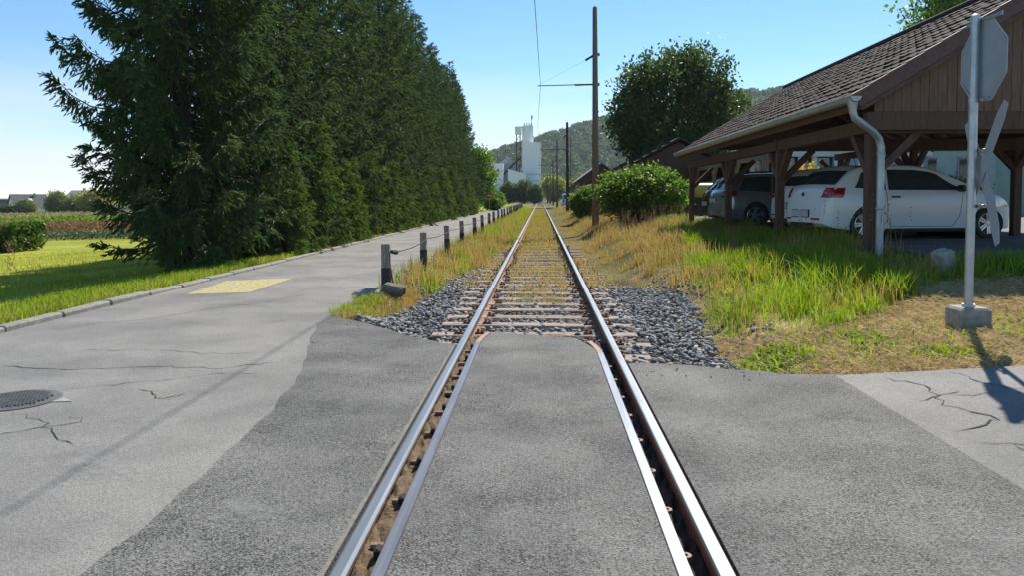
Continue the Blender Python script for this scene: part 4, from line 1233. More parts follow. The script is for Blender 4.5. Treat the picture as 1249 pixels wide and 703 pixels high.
def roofdeck(mb):
    n_ = np.array((-sa_, 0, ca_))
    for (xa, za, xb_, zb) in ((XE, ZE, XR, ZR), (XB, ZE, XR, ZR)):
        V = []
        for dz in (0.0, .035):
            V += [(xa, YN, za + dz), (xa, YF, za + dz), (xb_, YF, zb + dz), (xb_, YN, zb + dz)]
        mb.add(V, [(0, 1, 2, 3), (7, 6, 5, 4), (0, 4, 5, 1), (1, 5, 6, 2), (2, 6, 7, 3), (3, 7, 4, 0)])
cbox('roof_deck', roofdeck, m_timber)
# roof tiles: rows climb from the eave
def tile_mesh(w, l):
    mb = MB(); n_ = 6
    ys_ = np.linspace(0, w, n_ + 1)
    zs = [.018, .012, .010, .010, .013, .02, .024]
    top = [[(x_, y_, z_ + dz) for y_, z_ in zip(ys_, zs)] for x_, dz in ((0, .034), (l, 0.0))]
    mb.grid(top)
    mb.grid([top[0], [(0, p[1], p[2] - .05) for p in top[0]]])
    return mb
TW, TL, NR = .27, .295, 14
tl_me = tile_mesh(TW + .006, TL + .05).mesh('tile', m_tile)
rest = MB(); tmpl = tile_mesh(TW + .006, TL + .05)
roof_len = (XR - XE) / ca_ + .06
ncol = int((YF - YN + .1) / TW)
def tile_pos(i, j):
    s_ = -.06 + i * (roof_len / NR)
    return (XE + s_ * ca_ - .05 * sa_, YN - .04 + j * TW, ZE + s_ * sa_ + .05 * ca_)
Rt_ = np.array([(ca_, 0, -sa_), (0, 1, 0), (sa_, 0, ca_)])
tv_ = np.array(tmpl.v)
cnt = 0
for j in range(ncol):
    for i in range(NR):
        p = tile_pos(i, j)
        jit = random.uniform(-.008, .008)
        if cnt < 294:
            o = link('tile', tl_me, cp); o.location = (p[0], p[1], p[2] + jit); o.rotation_euler = (R(random.uniform(-.8, .8)), -SL + R(random.uniform(-.7, .7)), R(random.uniform(-.7, .7)))
            cnt += 1
        else:
            rest.add(tv_ @ Rt_.T + np.array((p[0], p[1], p[2] + jit)), tmpl.f)
o = rest.build('tile_field', m_tile, cp); o['kind'] = 'stuff'
cbox('back_roof_tiles', lambda mb: mb.grid([[(XB, YN, ZE + .06), (XB, YF, ZE + .06)], [(XR, YN, ZR + .06), (XR, YF, ZR + .06)]]), m_tile)
mb = MB(); mb.tube([(0, 0, 0), (0, .36, -.012)], [.105, .115], 10); rdg = mb.mesh('ridge_tile', m_tile)
y = YN - .03
while y < YF:
    o = link('ridge_tile', rdg, cp); o.location = (XR, y, ZR + .08); y += .35
# verge of the near gable: hanging verge tiles over a barge board
def bargef(mb):
    for xa, za in ((XE, ZE), (XB, ZE)):
        mb.bar((xa, YN + .02, za - .06), (XR, YN + .02, ZR - .06), .035, .24)
cbox('barge_board', bargef, m_barge)
vt = MB(); vt.box((TL / 2, 0, -.05), (TL + .02, .03, .20), None, 0, .006); vt.box((TL / 2, .06, .04), (TL + .02, .15, .03), None, 0, .004)
vme = vt.mesh('verge_tile', m_barge)
for i in range(NR):
    s_ = -.06 + i * (roof_len / NR)
    o = link('verge_tile', vme, cp); o.location = (XE + s_ * ca_ - .05 * sa_, YN - .05, ZE + s_ * sa_ + .05 * ca_); o.rotation_euler = (0, -SL + R(2.2), 0)
    o = link('verge_tile', vme, cp); o.location = (XB - s_ * ca_ + .05 * sa_, YN - .05, ZE + s_ * sa_ + .05 * ca_); o.rotation_euler = (0, -SL + R(2.2), PI)
    o.location.y = YN - .0
def fbargef(mb):
    for xa, za in ((XE, ZE), (XB, ZE)):
        mb.bar((xa, YF - .02, za - .06), (XR, YF - .02, ZR - .06), .035, .24)
cbox('barge_board', fbargef, m_barge)
# gable boards
x = XE + .3
while x < XB - .3:
    wbd = random.choice((.125, .13, .135))
    zt0 = ZE + (x - XE) * math.tan(SL) if x < XR else ZE + (XB - x) * math.tan(SL)
    x1 = x + wbd - .006
    zt1 = ZE + (x1 - XE) * math.tan(SL) if x1 < XR else ZE + (XB - x1) * math.tan(SL)
    for yy_, ZB in ((YN + .18, 2.72), (YF - .25, 3.04)):
        nm = 'gable_board'
        mb = MB(); dy = random.uniform(-.006, .006)
        mb.prism([(x, ZB), (x1, ZB), (x1, max(ZB + .03, zt1 - .05)), (x, max(ZB + .03, zt0 - .05))], yy_ + dy, yy_ + dy + .022, 1)
        mb.build(nm, m_board, cp)
    x += wbd
cbox('gable_beam', lambda mb: mb.box((XR, YN + .24, 2.585), (6.6, .14, .26)), m_timber)
cbox('gable_beam', lambda mb: mb.box((XR, YF - .2, 3.11), (5.9, .12, .17)), m_timber)
cbox('fascia_board', lambda mb: mb.box((XE + .03, (YN + YF) / 2, ZE - .06), (.03, YF - YN, .2)), m_timber)
# gutter: half round channel
def gutterf(mb):
    n_ = 10
    rows_ = []
    for rad in (.085, .078):
        for y_ in (YN - .12, YF + .05):
            rows_.append([(XE - .09 - rad * math.cos(PI * k / n_), y_, ZE + .02 - rad * math.sin(PI * k / n_)) for k in range(n_ + 1)])
    mb.grid([rows_[0], rows_[1]]); mb.grid([rows_[2], rows_[3]])
    mb.grid([rows_[0], rows_[2]]); mb.grid([rows_[1], rows_[3]])
    mb.add(rows_[0], [tuple(range(n_ + 1))]); mb.add(rows_[1], [tuple(range(n_ + 1))])
    mb.tube([(XE - .175, YN - .12, ZE + .025), (XE - .175, YF + .05, ZE + .025)], .011, 6)
gut = cbox('gutter', gutterf, m_zinc, angle=40)
mb = MB(); mb.lathe([(.085, .02), (.08, -.06), (.06, -.12), (.058, -.16)], 12)
fn = mb.build('outlet_funnel', m_zinc, gut, angle=40); fn.location = (XE - .09, YN - .0, ZE - .02)
PX_, PY_ = XE + .41, YN + .2
pp = [(XE - .09, YN, ZE - .12), (XE - .085, YN, ZE - .2), (XE - .05, YN + .02, ZE - .28), (XE + .1, YN + .07, ZE - .37), (XE + .27, YN + .14, ZE - .47), (XE + .37, YN + .19, ZE - .56), (PX_, PY_, ZE - .68), (PX_, PY_, ZE - .9), (PX_, PY_, .42)]
mb = MB(); mb.tube(pp, .055, 14)
dp = mb.build('downpipe', m_zinc, cp, angle=50)
for z in (ZE - .78, 1.3):
    mb = MB(); mb.lathe([(.058, z - .02), (.063, z), (.058, z + .02)], 14); o = mb.build('pipe_bracket', m_zinc, dp); o.location = (PX_, PY_, 0)

# ------------------------------------------------------------------ cars
m_carwhite = M('white car paint', (.74, .75, .76), (.72, .73, .74), 1, .18, 0, 0, spec=.6)
m_cargrey = M('grey car paint', (.34, .355, .38), (.31, .325, .35), 1, .2, 0, .55, spec=.6)
m_cardark = M('black car paint', (.02, .022, .026), (.025, .027, .03), 1, .16, 0, .3, spec=.6)
m_tyre = M('tyre rubber', (.018, .018, .018), (.028, .028, .028), 20, .85)
m_rim = M('alloy rim', (.55, .56, .58), (.48, .49, .5), 4, .3, 0, .85)
m_trim = M('black trim', (.015, .015, .016), (.02, .02, .02), 5, .5)
m_lampred = M('red lamp glass', (.38, .012, .012), (.28, .01, .01), 6, .12, spec=.8)
m_lampclear = M('clear lamp glass', (.55, .58, .62), (.4, .43, .47), 9, .1, 0, .3, spec=.8)
m_plate = M('number plate', (.5, .51, .52), (.45, .46, .47), 4, .4)
m_chrome = M('chrome', (.7, .71, .73), None, 3, .12, 0, 1)

class Car:
    def __init__(s, L, Wd, prof, low, belt, tumble, plan, whl, wr):
        s.L, s.W, s.prof, s.low, s.belt, s.tumble, s.plan, s.whl, s.wr = L, Wd / 2, np.array(prof), np.array(low), belt, tumble, np.array(plan), whl, wr
        s.H = s.prof[:, 1].max()
    def top(s, x): return np.interp(x, s.prof[:, 0], s.prof[:, 1])
    def lo(s, x, arch=True):
        z = np.interp(x, s.low[:, 0], s.low[:, 1])
        if arch:
            for c in s.whl:
                ra = s.wr + .055
                d = np.abs(np.asarray(x) - c)
                z = np.maximum(z, np.where(d < ra, s.wr + np.sqrt(np.maximum(ra ** 2 - d ** 2, 0)), 0))
        return z
    def half(s, x, z):
        w = np.interp(x, s.plan[:, 0], s.plan[:, 1]) * s.W
        g = np.interp(z, [.12, .3, .5, .7, s.belt - .06, s.belt, s.belt + .03, s.H], [.93, .975, .998, 1.0, .985, .965, .95, s.tumble])
        # muscle over the arches
        for c in s.whl:
            w = w + .012 * np.exp(-((np.asarray(x) - c) / .36) ** 2) * np.exp(-((np.asarray(z) - .62) / .2) ** 2)
        return w * g
    def shell(s):
        xs = [0, .015, .04, .07, .1, .14, .18, .23]
        xs = xs + list(np.linspace(.28, s.L - .28, 64)) + [s.L - v for v in xs[::-1]]
        for c in s.whl:
            ra = s.wr + .055
            xs += list(c + ra * np.cos(np.linspace(0, PI, 19))) + [c - ra - .004, c + ra + .004]
        xs = np.array(sorted(xs))
        K = 18
        rows = []
        for x in xs:
            zl, zt = float(s.lo(x)), float(s.top(x))
            r = min(.075, (zt - zl) * .4)
            zs = zl + (zt - r - zl) * np.linspace(0, 1, K) ** .9
            pts = [(0.0, zl), (s.half(x, zl) * .5, zl)] + [(float(s.half(x, z)), z) for z in zs]
            hw = pts[-1][0]
            for a in (25, 50, 75, 90):
                pts.append((hw - r * (1 - math.cos(R(a))), zt - r + r * math.sin(R(a))))
            e = pts[-1][0]
            for f in (.75, .45, .2, 0): pts.append((e * f, zt + .022 * (1 - f ** 2)))
            rows.append(pts)
        mb = MB()
        for sg in (1, -1):
            P = [[(x, sg * p[0], p[1]) for p in row] for x, row in zip(xs, rows)]
            mb.grid(P)
            for e in (0, -1): mb.add(P[e], [tuple(range(len(P[e])))])
        import bmesh
        return mb
    def patch(s, xa, xb_, f0, f1, sg, off=.006, nx_=14, nz_=5):
        """patch on the flank between heights f0(x) and f1(x)"""
        P = []
        for x in np.linspace(xa, xb_, nx_):
            row = []
            for u_ in np.linspace(0, 1, nz_):
                z = f0(x) + (f1(x) - f0(x)) * u_
                row.append((x, sg * (float(s.half(x, z)) + off), z))
            P.append(row)
        return P
    def toppatch(s, xa, xb_, y0, y1, off=.006, nx_=10, ny_=8, taper=0.0, crown=.022):
        P = []
        for i, x in enumerate(np.linspace(xa, xb_, nx_)):
            z = float(s.top(x)); w = float(s.half(x, z - .075)) - .045
            k = 1 - taper * i / (nx_ - 1)
            sl = (float(s.top(x + .02)) - float(s.top(x - .02))) / .04
            nn = math.sqrt(1 + sl * sl)
            P.append([(x - off * sl / nn, w * f * k, z + crown * (1 - f ** 2) + off / nn) for f in np.linspace(y0, y1, ny_)])
        return P

def weld(me, dist=.0008):
    import bmesh
    bm = bmesh.new(); bm.from_mesh(me)
    bmesh.ops.remove_doubles(bm, verts=bm.verts, dist=dist)
    bmesh.ops.recalc_face_normals(bm, faces=bm.faces)
    bm.to_mesh(me); bm.free()
    me.polygons.foreach_set('use_smooth', [True] * len(me.polygons)); me.set_sharp_from_angle(angle=R(38)); me.update()
    return me

def wheel_meshes(wr, width, spokes):
    mb = MB()
    rr_ = wr * .68
    mb.lathe([(rr_, -width / 2 + .02), (wr - .02, -width / 2), (wr - .004, -width / 2 + .03), (wr, 0), (wr - .004, width / 2 - .03), (wr - .02, width / 2), (rr_, width / 2 - .02), (rr_, -width / 2 + .02)], 36, 'y')
    ty = mb.mesh('wheel', m_tyre, angle=50)
    mb = MB()
    mb.lathe([(rr_ + .004, -.075), (rr_ - .012, -.08), (rr_ - .022, -.045), (rr_ - .03, .06)], 36, 'y')
    for k in range(spokes):
        a = 2 * PI * k / spokes
        for da in (-.16, .16):
            mb.bar((.05 * math.cos(a + da * 2), -.062, .05 * math.sin(a + da * 2)), ((rr_ - .012) * math.cos(a + da * .8), -.072, (rr_ - .012) * math.sin(a + da * .8)), .03, .022, up=(0, 1, 0))
    mb.lathe([(.001, -.082), (.05, -.08), (.062, -.06), (.06, -.03)], 18, 'y')
    rim = mb.mesh('rim', m_rim, angle=40)
    mb = MB(); mb.lathe([(.001, -.02), (rr_ - .02, -.02), (rr_ - .02, .0)], 24, 'y')
    disc = mb.mesh('brake_disc', m_trim)
    return ty, rim, disc

def make_car(label, spec, paint, loc, rz, group=None, roof_black=False):
    c = Car(*spec['car'])
    t = thing('parked_car', label, 'car', loc, rz, group)
    b = link('body', weld(c.shell().mesh('body', paint)), t)
    # dark wheel wells and underbody
    mb = MB()
    mb.box((c.L / 2, 0, .33), (c.L - .5, c.W * 1.62, .24)); 
    for x in c.whl:
        mb.lathe([(.001, -c.W + .05), (c.wr + .054, -c.W + .05), (c.wr + .054, c.W - .05), (.001, c.W - .05)], 24, 'y')
        n_ = 4 * 24
        for k in range(len(mb.v) - n_, len(mb.v)): mb.v[k] = (mb.v[k][0] + x, mb.v[k][1], mb.v[k][2] + c.wr)
    mb.build('underbody', m_trim, t)
    ty, rim, disc = wheel_meshes(c.wr, .2, spec.get('spokes', 5))
    for x in c.whl:
        for sg in (-1, 1):
            w = link('wheel', ty, t); w.location = (x, sg * (c.W - .115), c.wr); w.rotation_euler = (0, R(random.uniform(0, 60)), 0)
            if sg > 0: w.rotation_euler = (0, w.rotation_euler[1], PI)
            link('rim', rim, w); d_ = link('brake_disc', disc, w)
    for sg in (-1, 1):
        for (xa, xb_, z0a, z0b, inset, skew0, skew1) in spec['side_windows']:
            P = []
            n1, n2 = 14, 6
            for i in range(n1):
                row = []
                for k in range(n2):
                    u_, v_ = i / (n1 - 1), k / (n2 - 1)
                    x0 = xa + (xb_ - xa) * u_
                    z0 = z0a + (z0b - z0a) * u_
                    # window edges lean with the pillars
                    x = x0 + (skew0 * (1 - u_) + skew1 * u_) * v_
                    z1 = float(c.top(np.clip(x, 0, c.L))) - inset
                    z = z0 + max(.01, z1 - z0) * v_
                    row.append((x, sg * (float(c.half(x, z)) + .006), z))
                P.append(row)
            mb = MB(); mb.grid(P); mb.build('side_window', m_glass, t, True)
        for (xa, za, xb_, zb) in spec['seams']:
            pts = []
            for u_ in np.linspace(0, 1, 10):
                x = xa + (xb_ - xa) * u_; z = za + (zb - za) * u_
                pts.append((x, sg * (float(c.half(x, z)) + .001), z))
            mb = MB(); mb.tube(pts, .005, 4); mb.build('door_seam', m_trim, b)
        for (x, z) in spec['handles']:
            mb = MB(); P = c.patch(x, x + .17, lambda q: z, lambda q: z + .035, sg, .018, 5, 3); mb.grid(P)
            mb.grid([[p[0] for p in P], [(p[0][0], p[0][1] - sg * .03, p[0][2]) for p in P]]); mb.grid([[p[-1] for p in P], [(p[-1][0], p[-1][1] - sg * .03, p[-1][2]) for p in P]])
            mb.build('door_handle', m_trim, t)
        (x, z) = spec['mirror']
        mb = MB(); w = float(c.half(x, z)); mb.box((x, sg * (w + .09), z + .02), (.09, .19, .13), None, 0, .03); mb.bar((x, sg * (w - .02), z - .03), (x, sg * (w + .06), z - .01), .05, .03)
        mb.build('wing_mirror', spec.get('mirror_mat', m_trim), t)
        # lower sill strip
        mb = MB(); mb.grid(c.patch(c.whl[0] + c.wr + .08, c.whl[1] - c.wr - .08, lambda q: float(c.lo(q, False)) - .03, lambda q: float(c.lo(q, False)) + .035, sg, .004)); mb.build('sill', m_trim, t)
        # tail lamp: a flank piece and a rear piece
        (xa, xb_, z0, z1, yin) = spec['lamp']
        mb = MB()
        P = []
        for z in np.linspace(z0, z1, 6):
            xi = lambda q: float(np.interp(q, c.prof[:12, 1], c.prof[:12, 0]))
            r_ = .075
            xr = xi(z); x2 = xi(z + r_); hw = float(c.half(x2, z))
            xe = max(xa + (xb_ - xa) * (.6 + .4 * (z - z0) / (z1 - z0)), x2 + .05)
            row = [(xr - .012, sg * (hw - r_) * f, z + .022 * (1 - f * f)) for f in np.linspace(yin, 1, 4)]
            for a in (70, 45, 20, 0):
                row.append((xi(z + r_ * (1 - math.sin(R(a)))) - .012 * math.sin(R(a)), sg * (float(c.half(xi(z + r_ * (1 - math.sin(R(a)))), z)) - r_ * (1 - math.cos(R(a))) + .012 * math.cos(R(a))), z))
            row += [(x2 + (xe - x2) * f, sg * (float(c.half(x2 + (xe - x2) * f, z)) + .011), z) for f in (.33, .66, 1)]
            P.append(row)
        mb.grid(P)
        mb.build('tail_lamp', m_lampred, t, True)
        mb = MB(); xm = np.interp([z0 + (z1 - z0) * .38, z0 + (z1 - z0) * .5], c.prof[:12, 1], c.prof[:12, 0]); mb.grid(c.toppatch(float(xm[0]), float(xm[1]), sg * (yin + .05), sg * .93, .016, 3, 3)); mb.build('reflector', m_lampclear, t)
        # head lamp
        (xa, xb_, z0, z1) = spec['head']
        mb = MB(); mb.grid(c.patch(xa, xb_, lambda q: z0, lambda q: min(z1, float(c.top(q)) - .045), sg, .01, 8, 4)); mb.build('headlight', m_lampclear, t, True)
    xa, xb_ = spec['rear_window']
    mb = MB(); mb.grid(c.toppatch(xa, xb_, -.93, .93, .008, 10, 8, .04)); mb.build('rear_window', m_glass, t, True)
    xa, xb_ = spec['windshield']
    mb = MB(); mb.grid(c.toppatch(xa, xb_, -.95, .95, .006, 12, 8, 0)); mb.build('windshield', m_glass, t, True)
    # rear details
    z = spec['plate_z']; xr = float(np.interp(z, c.prof[:10, 1], c.prof[:10, 0])) if z > c.prof[0, 1] else 0
    mb = MB(); mb.box((xr - .012, 0, z), (.02, .54, .125), None, 0, .004); mb.box((xr - .006, 0, z), (.018, .57, .15)); mb.m = [0] * (len(mb.f) - 6) + [1] * 6
    mb.build('number_plate', [m_plate, m_trim], t)
    z = spec['badge_z']; x0 = float(np.interp(z, c.prof[:12, 1], c.prof[:12, 0]))
    mb = MB(); mb.tube([(x0 - .012, .0, z), (x0 - .02, 0, z)], [.05, .045], 16); mb.build('badge', m_chrome, t)
    mb = MB(); zb = spec['bumper_z']; mb.grid([[(x, yv_, z_) for yv_ in np.linspace(-c.W * .45, c.W * .45, 9)] for x, z_ in ((-.006, zb), (-.006, zb + .07))]); mb.build('bumper_insert', m_trim, t)
    for sg in (-1, 1):
        mb = MB(); mb.box((-.004, sg * c.W * .52, zb + .14), (.02, .2, .035)); mb.build('bumper_reflector', m_lampred, t)
    if spec.get('rails'):
        for sg in (-1, 1):
            mb = MB(); xs_ = np.linspace(.5, c.whl[1] - .65, 10)
            mb.tube([(x, sg * (float(c.half(x, c.H)) - .10), float(c.top(x)) + (.055 if 0 < i < 9 else .005)) for i, x in enumerate(xs_)], .014, 6); mb.build('roof_rail', m_trim, t)
    if spec.get('spoiler'):
        x0 = spec['rear_window'][1]
        mb = MB(); mb.grid(c.toppatch(x0 - .09, x0 + .16, -.95, .95, .03, 5, 8)); mb.build('roof_spoiler', paint, t, True)
        mb = MB(); mb.tube([(x0 + .5, 0, c.H + .02), (x0 + .42, 0, c.H + .2)], [.007, .003], 5); mb.build('antenna', m_trim, t)
    # the ends of a car are rounded in plan
    for o in list(bpy.data.objects):
        if o.type == 'MESH' and (o.parent is t or o.parent is b) and not o.name.startswith('wheel'):
            n_ = len(o.data.vertices); co = np.empty(n_ * 3); o.data.vertices.foreach_get('co', co); co = co.reshape(-1, 3)
            f = (co[:, 1] / c.W) ** 2
            co[:, 0] += .15 * f * np.clip(1 - co[:, 0] / .95, 0, 1.05) - .2 * f * np.clip((co[:, 0] - c.L + 1.1) / 1.1, 0, 1.05)
            o.data.vertices.foreach_set('co', co.ravel()); o.data.update()
    return t

hatch = dict(car=(4.05, 1.70,
    [(0, .60), (.015, .70), (.05, .80), (.10, .93), (.155, 1.0), (.24, 1.06), (.40, 1.19), (.56, 1.30), (.70, 1.365), (1.0, 1.405), (1.4, 1.42), (1.8, 1.415), (2.1, 1.38), (2.4, 1.28), (2.7, 1.14), (3.0, .99), (3.2, .935), (3.5, .87), (3.75, .78), (3.92, .68), (4.0, .58), (4.05, .48)],
    [(0, .32), (.1, .24), (.5, .19), (3.4, .19), (3.9, .2), (4.05, .26)], .92, .74,
    [(0, .70), (.03, .80), (.1, .90), (.25, .96), (.6, .99), (1.2, 1), (2.8, 1), (3.3, .98), (3.6, .94), (3.8, .86), (3.95, .72), (4.05, .5)], (.78, 3.25), .305),
    side_windows=[(1.22, 2.86, .945, .945, .085, .05, -.62), (.52, 1.16, .985, .95, .10, .22, .05)],
    seams=[(1.19, 1.3, 1.17, .93), (1.17, .93, 1.2, .34), (1.2, .34, 1.3, .26), (1.3, .26, 2.5, .26), (2.5, .26, 2.62, .45), (2.62, .45, 2.7, .93)], handles=[(1.26, .80)], mirror=(2.62, .96), mirror_mat=None,
    lamp=(.10, .33, .80, .985, .80), head=(3.45, 3.86, .62, .80), rear_window=(.20, .62), windshield=(2.14, 3.0), plate_z=.50, badge_z=.86, bumper_z=.26, spokes=6, spoiler=True)
hatch['mirror_mat'] = m_trim
golf = dict(hatch); golf['car'] = (4.2, 1.76,
    [(0, .56), (.012, .66), (.04, .80), (.09, .95), (.15, 1.03), (.26, 1.12), (.42, 1.27), (.52, 1.36), (.68, 1.42), (1.0, 1.455), (1.4, 1.47), (1.9, 1.46), (2.2, 1.41), (2.5, 1.3), (2.8, 1.15), (3.1, 1.0), (3.3, .95), (3.6, .88), (3.85, .79), (4.05, .68), (4.15, .58), (4.2, .48)],
    hatch['car'][3], .94, .76, [(0, .74), (.03, .84), (.1, .92), (.25, .97), (.6, 1), (1.2, 1), (2.9, 1), (3.4, .98), (3.75, .94), (3.95, .86), (4.1, .72), (4.2, .5)], (.8, 3.38), .315)
golf.update(side_windows=[(1.9, 2.95, .96, .96, .085, .0, -.6), (.95, 1.84, .97, .96, .085, .1, 0), (.5, .88, 1.02, .98, .1, .2, .1)], seams=[(1.87, 1.35, 1.86, .3), (.95, .95, 1.1, .5)], handles=[(1.98, .84), (1.02, .86)], mirror=(2.75, .98), lamp=(.08, .36, .80, 1.0, .66), head=(3.55, 4.0, .62, .8), rear_window=(.17, .5), windshield=(2.24, 3.1), plate_z=.62, badge_z=.92, spokes=5)
estate = dict(hatch); estate['car'] = (4.7, 1.8,
    [(0, .52), (.012, .64), (.04, .80), (.08, .93), (.13, 1.0), (.22, 1.1), (.34, 1.26), (.42, 1.35), (.55, 1.40), (1.0, 1.445), (1.7, 1.47), (2.2, 1.455), (2.6, 1.39), (2.9, 1.28), (3.2, 1.13), (3.45, 1.01), (3.7, .95), (4.0, .89), (4.3, .81), (4.52, .70), (4.64, .58), (4.7, .48)],
    [(0, .32), (.1, .24), (.5, .19), (4.0, .19), (4.55, .2), (4.7, .26)], .93, .74, [(0, .72), (.03, .82), (.1, .92), (.25, .97), (.6, 1), (1.2, 1), (3.4, 1), (3.9, .98), (4.2, .94), (4.45, .85), (4.6, .72), (4.7, .5)], (.92, 3.65), .325)
estate.update(side_windows=[(2.35, 3.35, .95, .95, .085, 0, -.62), (1.4, 2.29, .95, .95, .085, .05, 0), (.42, 1.34, 1.0, .95, .085, .2, .05)], seams=[(2.32, 1.35, 2.3, .3), (1.37, 1.3, 1.3, .7), (1.3, .7, 1.42, .3)], handles=[(2.42, .83), (1.48, .84)], mirror=(3.15, .97), lamp=(.06, .36, .80, .98, .74), head=(4.0, 4.45, .62, .8), rear_window=(.14, .41), windshield=(2.64, 3.42), plate_z=.72, badge_z=.9, spokes=5, rails=True, spoiler=False)
def place(label, spec, paint, corner, deg, z=GZC, group='cars parked under the carport'):
    a = R(deg); Wh = spec['car'][1] / 2
    x = corner[0] - Wh * math.sin(a) * 1; y = corner[1] + Wh * math.cos(a)
    return make_car(label, spec, paint, (x, y, z), a, group)
place('white three-door hatchback nearest the downpipe, its whole flank in view', hatch, m_carwhite, (5.26, 14.1), 13).scale = (1.075, 1, 1)
place('white hatchback squeezed between the near white car and the grey estate', golf, m_carwhite, (5.74, 16.95), 9)
place('silver grey estate car with roof rails, between the middle carport posts', estate, m_cargrey, (4.86, 20.4), 4)
place('dark car at the back, mostly hidden behind the grey estate', golf, m_cardark, (5.25, 23.3), 3)

# yellow covered pile and crate at the end of the carport
t = thing('tarp_covered_pile', 'pile under a rolled yellow tarp with a dark green side beyond the carport', 'covered pile', (6.6, 33.6, .55))
mb = MB(); mb.tube([(-.75, 0, 1.15), (.2, .0, 1.2), (1.8, .1, 1.22)], [.34, .36, .34], 14); mb.build('tarp', m_yellowtarp, t, angle=50)
mb = MB(); mb.box((.5, .0, .45), (2.4, .55, .95), None, 0, .02); mb.build('crate', m_greenbox, t)
mb = MB(); mb.box((-.72, -.3, .6), (.06, .06, 1.2)); mb.build('stake', m_yellowtarp, t)

# ------------------------------------------------------------------ timber lean-to behind the carport
t = thing('timber_shelter', 'open weathered timber shelter with rails, seen through the carport', 'shelter')
for y in (31.5, 36, 40.5, 45, 49.5):
    mb = MB(); mb.box((9.2, y, 1.7), (.16, .16, 3.1)); mb.build('post', m_oldwood, t)
    mb = MB(); mb.bar((9.2, y, 2.4), (9.2, y + .7, 3.1), .09, .09); mb.bar((9.2, y, 2.4), (9.2, y - .7, 3.1), .09, .09); mb.build('brace', m_oldwood, t)
for z, h in ((3.16, .26), (2.25, .2), (1.4, .18)):
    mb = MB(); mb.box((9.2, 40.5, z), (.14, 19, h)); mb.build('rail', m_oldwood, t)
mb = MB(); mb.add([(9.0, 30.8, 3.32), (9.0, 50.2, 3.32), (12.2, 50.2, 3.7), (12.2, 30.8, 3.7), (9.0, 30.8, 3.4), (9.0, 50.2, 3.4), (12.2, 50.2, 3.78), (12.2, 30.8, 3.78)], [(0, 1, 2, 3), (7, 6, 5, 4), (0, 4, 5, 1), (1, 5, 6, 2), (2, 6, 7, 3), (3, 7, 4, 0)]); mb.build('roof', m_greyroof, t)

# ------------------------------------------------------------------ buildings
def gable_house(name, label, cat, x0, x1, y0, y1, ze, zr, wall, roof, zg=0, axis='y', over=.5, group=None, windows=(), chimney=None, rot=0):
    """ridge along axis; eaves at ze, ridge at zr"""
    a_ = R(rot); pc = ((x0 + x1) / 2, (y0 + y1) / 2)
    t = thing(name, label, cat, (pc[0] - pc[0] * math.cos(a_) + pc[1] * math.sin(a_), pc[1] - pc[0] * math.sin(a_) - pc[1] * math.cos(a_), 0), a_, group)
    w = MB()
    if axis == 'y':
        xm = (x0 + x1) / 2
        w.prism([(x0, zg), (x1, zg), (x1, ze), (xm, zr - .12), (x0, ze)], y0, y1, 1)
    else:
        ym = (y0 + y1) / 2
        w.prism([(y0, zg), (y1, zg), (y1, ze), (ym, zr - .12), (y0, ze)], x0, x1, 0)
    w.build('wall', wall, t)
    for sgn in (-1, 1):
        r_ = MB()
        if axis == 'y':
            xe = x0 if sgn < 0 else x1; sl = (zr - ze) / (xm - x0)
            xo = xe + sgn * over; zo = ze - over * sl
            V = [(xo, y0 - over, zo + .02), (xo, y1 + over, zo + .02), (xm, y1 + over, zr + .02), (xm, y0 - over, zr + .02)]
        else:
            yedge = y0 if sgn < 0 else y1; sl = (zr - ze) / (ym - y0)
            yo = yedge + sgn * over; zo = ze - over * sl
            V = [(x0 - over, yo, zo + .02), (x1 + over, yo, zo + .02), (x1 + over, ym, zr + .02), (x0 - over, ym, zr + .02)]
        V += [(a, b, c + .14) for a, b, c in V]
        r_.add(V, [(3, 2, 1, 0), (4, 5, 6, 7), (0, 1, 5, 4), (1, 2, 6, 5), (2, 3, 7, 6), (3, 0, 4, 7)])
        r_.build('roof', roof, t)
    for (cx, cy, cz, wx, wz, face) in windows:
        fr = MB()
        d = (wx, .1, wz) if face == 'y' else (.1, wx, wz)
        fr.box((cx, cy, cz), (d[0] + .16, d[1], d[2] + .16) if face == 'y' else (d[0], d[1] + .16, d[2] + .16))
        o_ = fr.build('window', m_white, t)
        gl = MB(); gl.box((cx - (.04 if face == 'x' else 0), cy - (.04 if face == 'y' else 0), cz), d); gl.build('pane', m_glass, o_)
    if chimney:
        ch = MB(); ch.box(chimney, (.7, .7, 1.8)); ch.build('chimney', m_conc, t)
    return t
# long brown shed beyond the carport
sh = gable_house('timber_shed', 'long dark brown timber shed with pale grey tiled roof behind the large bush', 'shed', 4.6, 12.4, 47, 64, 2.85, 5.0, m_timber, m_tile, -.1, 'y', .6)
for i in range(26):
    mb = MB(); x = 4.65 + i * .3; zt = 2.85 + (x + .13 - 4.6) * (2.15 / 3.9) if x < 8.5 else 2.85 + (12.4 - x) * (2.15 / 3.9)
    mb.box((x + .14, 46.985, (zt - .25) / 2), (.27, .03, zt - .2)); mb.build('wall_board', m_timber, sh)
sl = (5.0 - 2.85) / 3.9
for i in range(8):
    mb = MB(); xa = 4.0 + i * .55; za = 2.85 + (xa - 4.6) * sl + .17
    mb.bar((xa, 46.3, za + .02), (xa, 64.6, za + .02), .10, .06); mb.build('tile_course', m_tile, sh)
bn = gable_house('timber_barn', 'small dark barn with wooden gable beyond the smaller bush', 'barn', 4.6, 9.5, 88, 100, 3.6, 5.4, m_timber, m_palerf, -.1, 'y', .5)
for i in range(12):
    mb = MB(); x = 4.65 + i * .4
    mb.box((x + .18, 87.98, 1.75), (.36, .05, 3.6)); mb.build('wall_board', m_timber, bn)
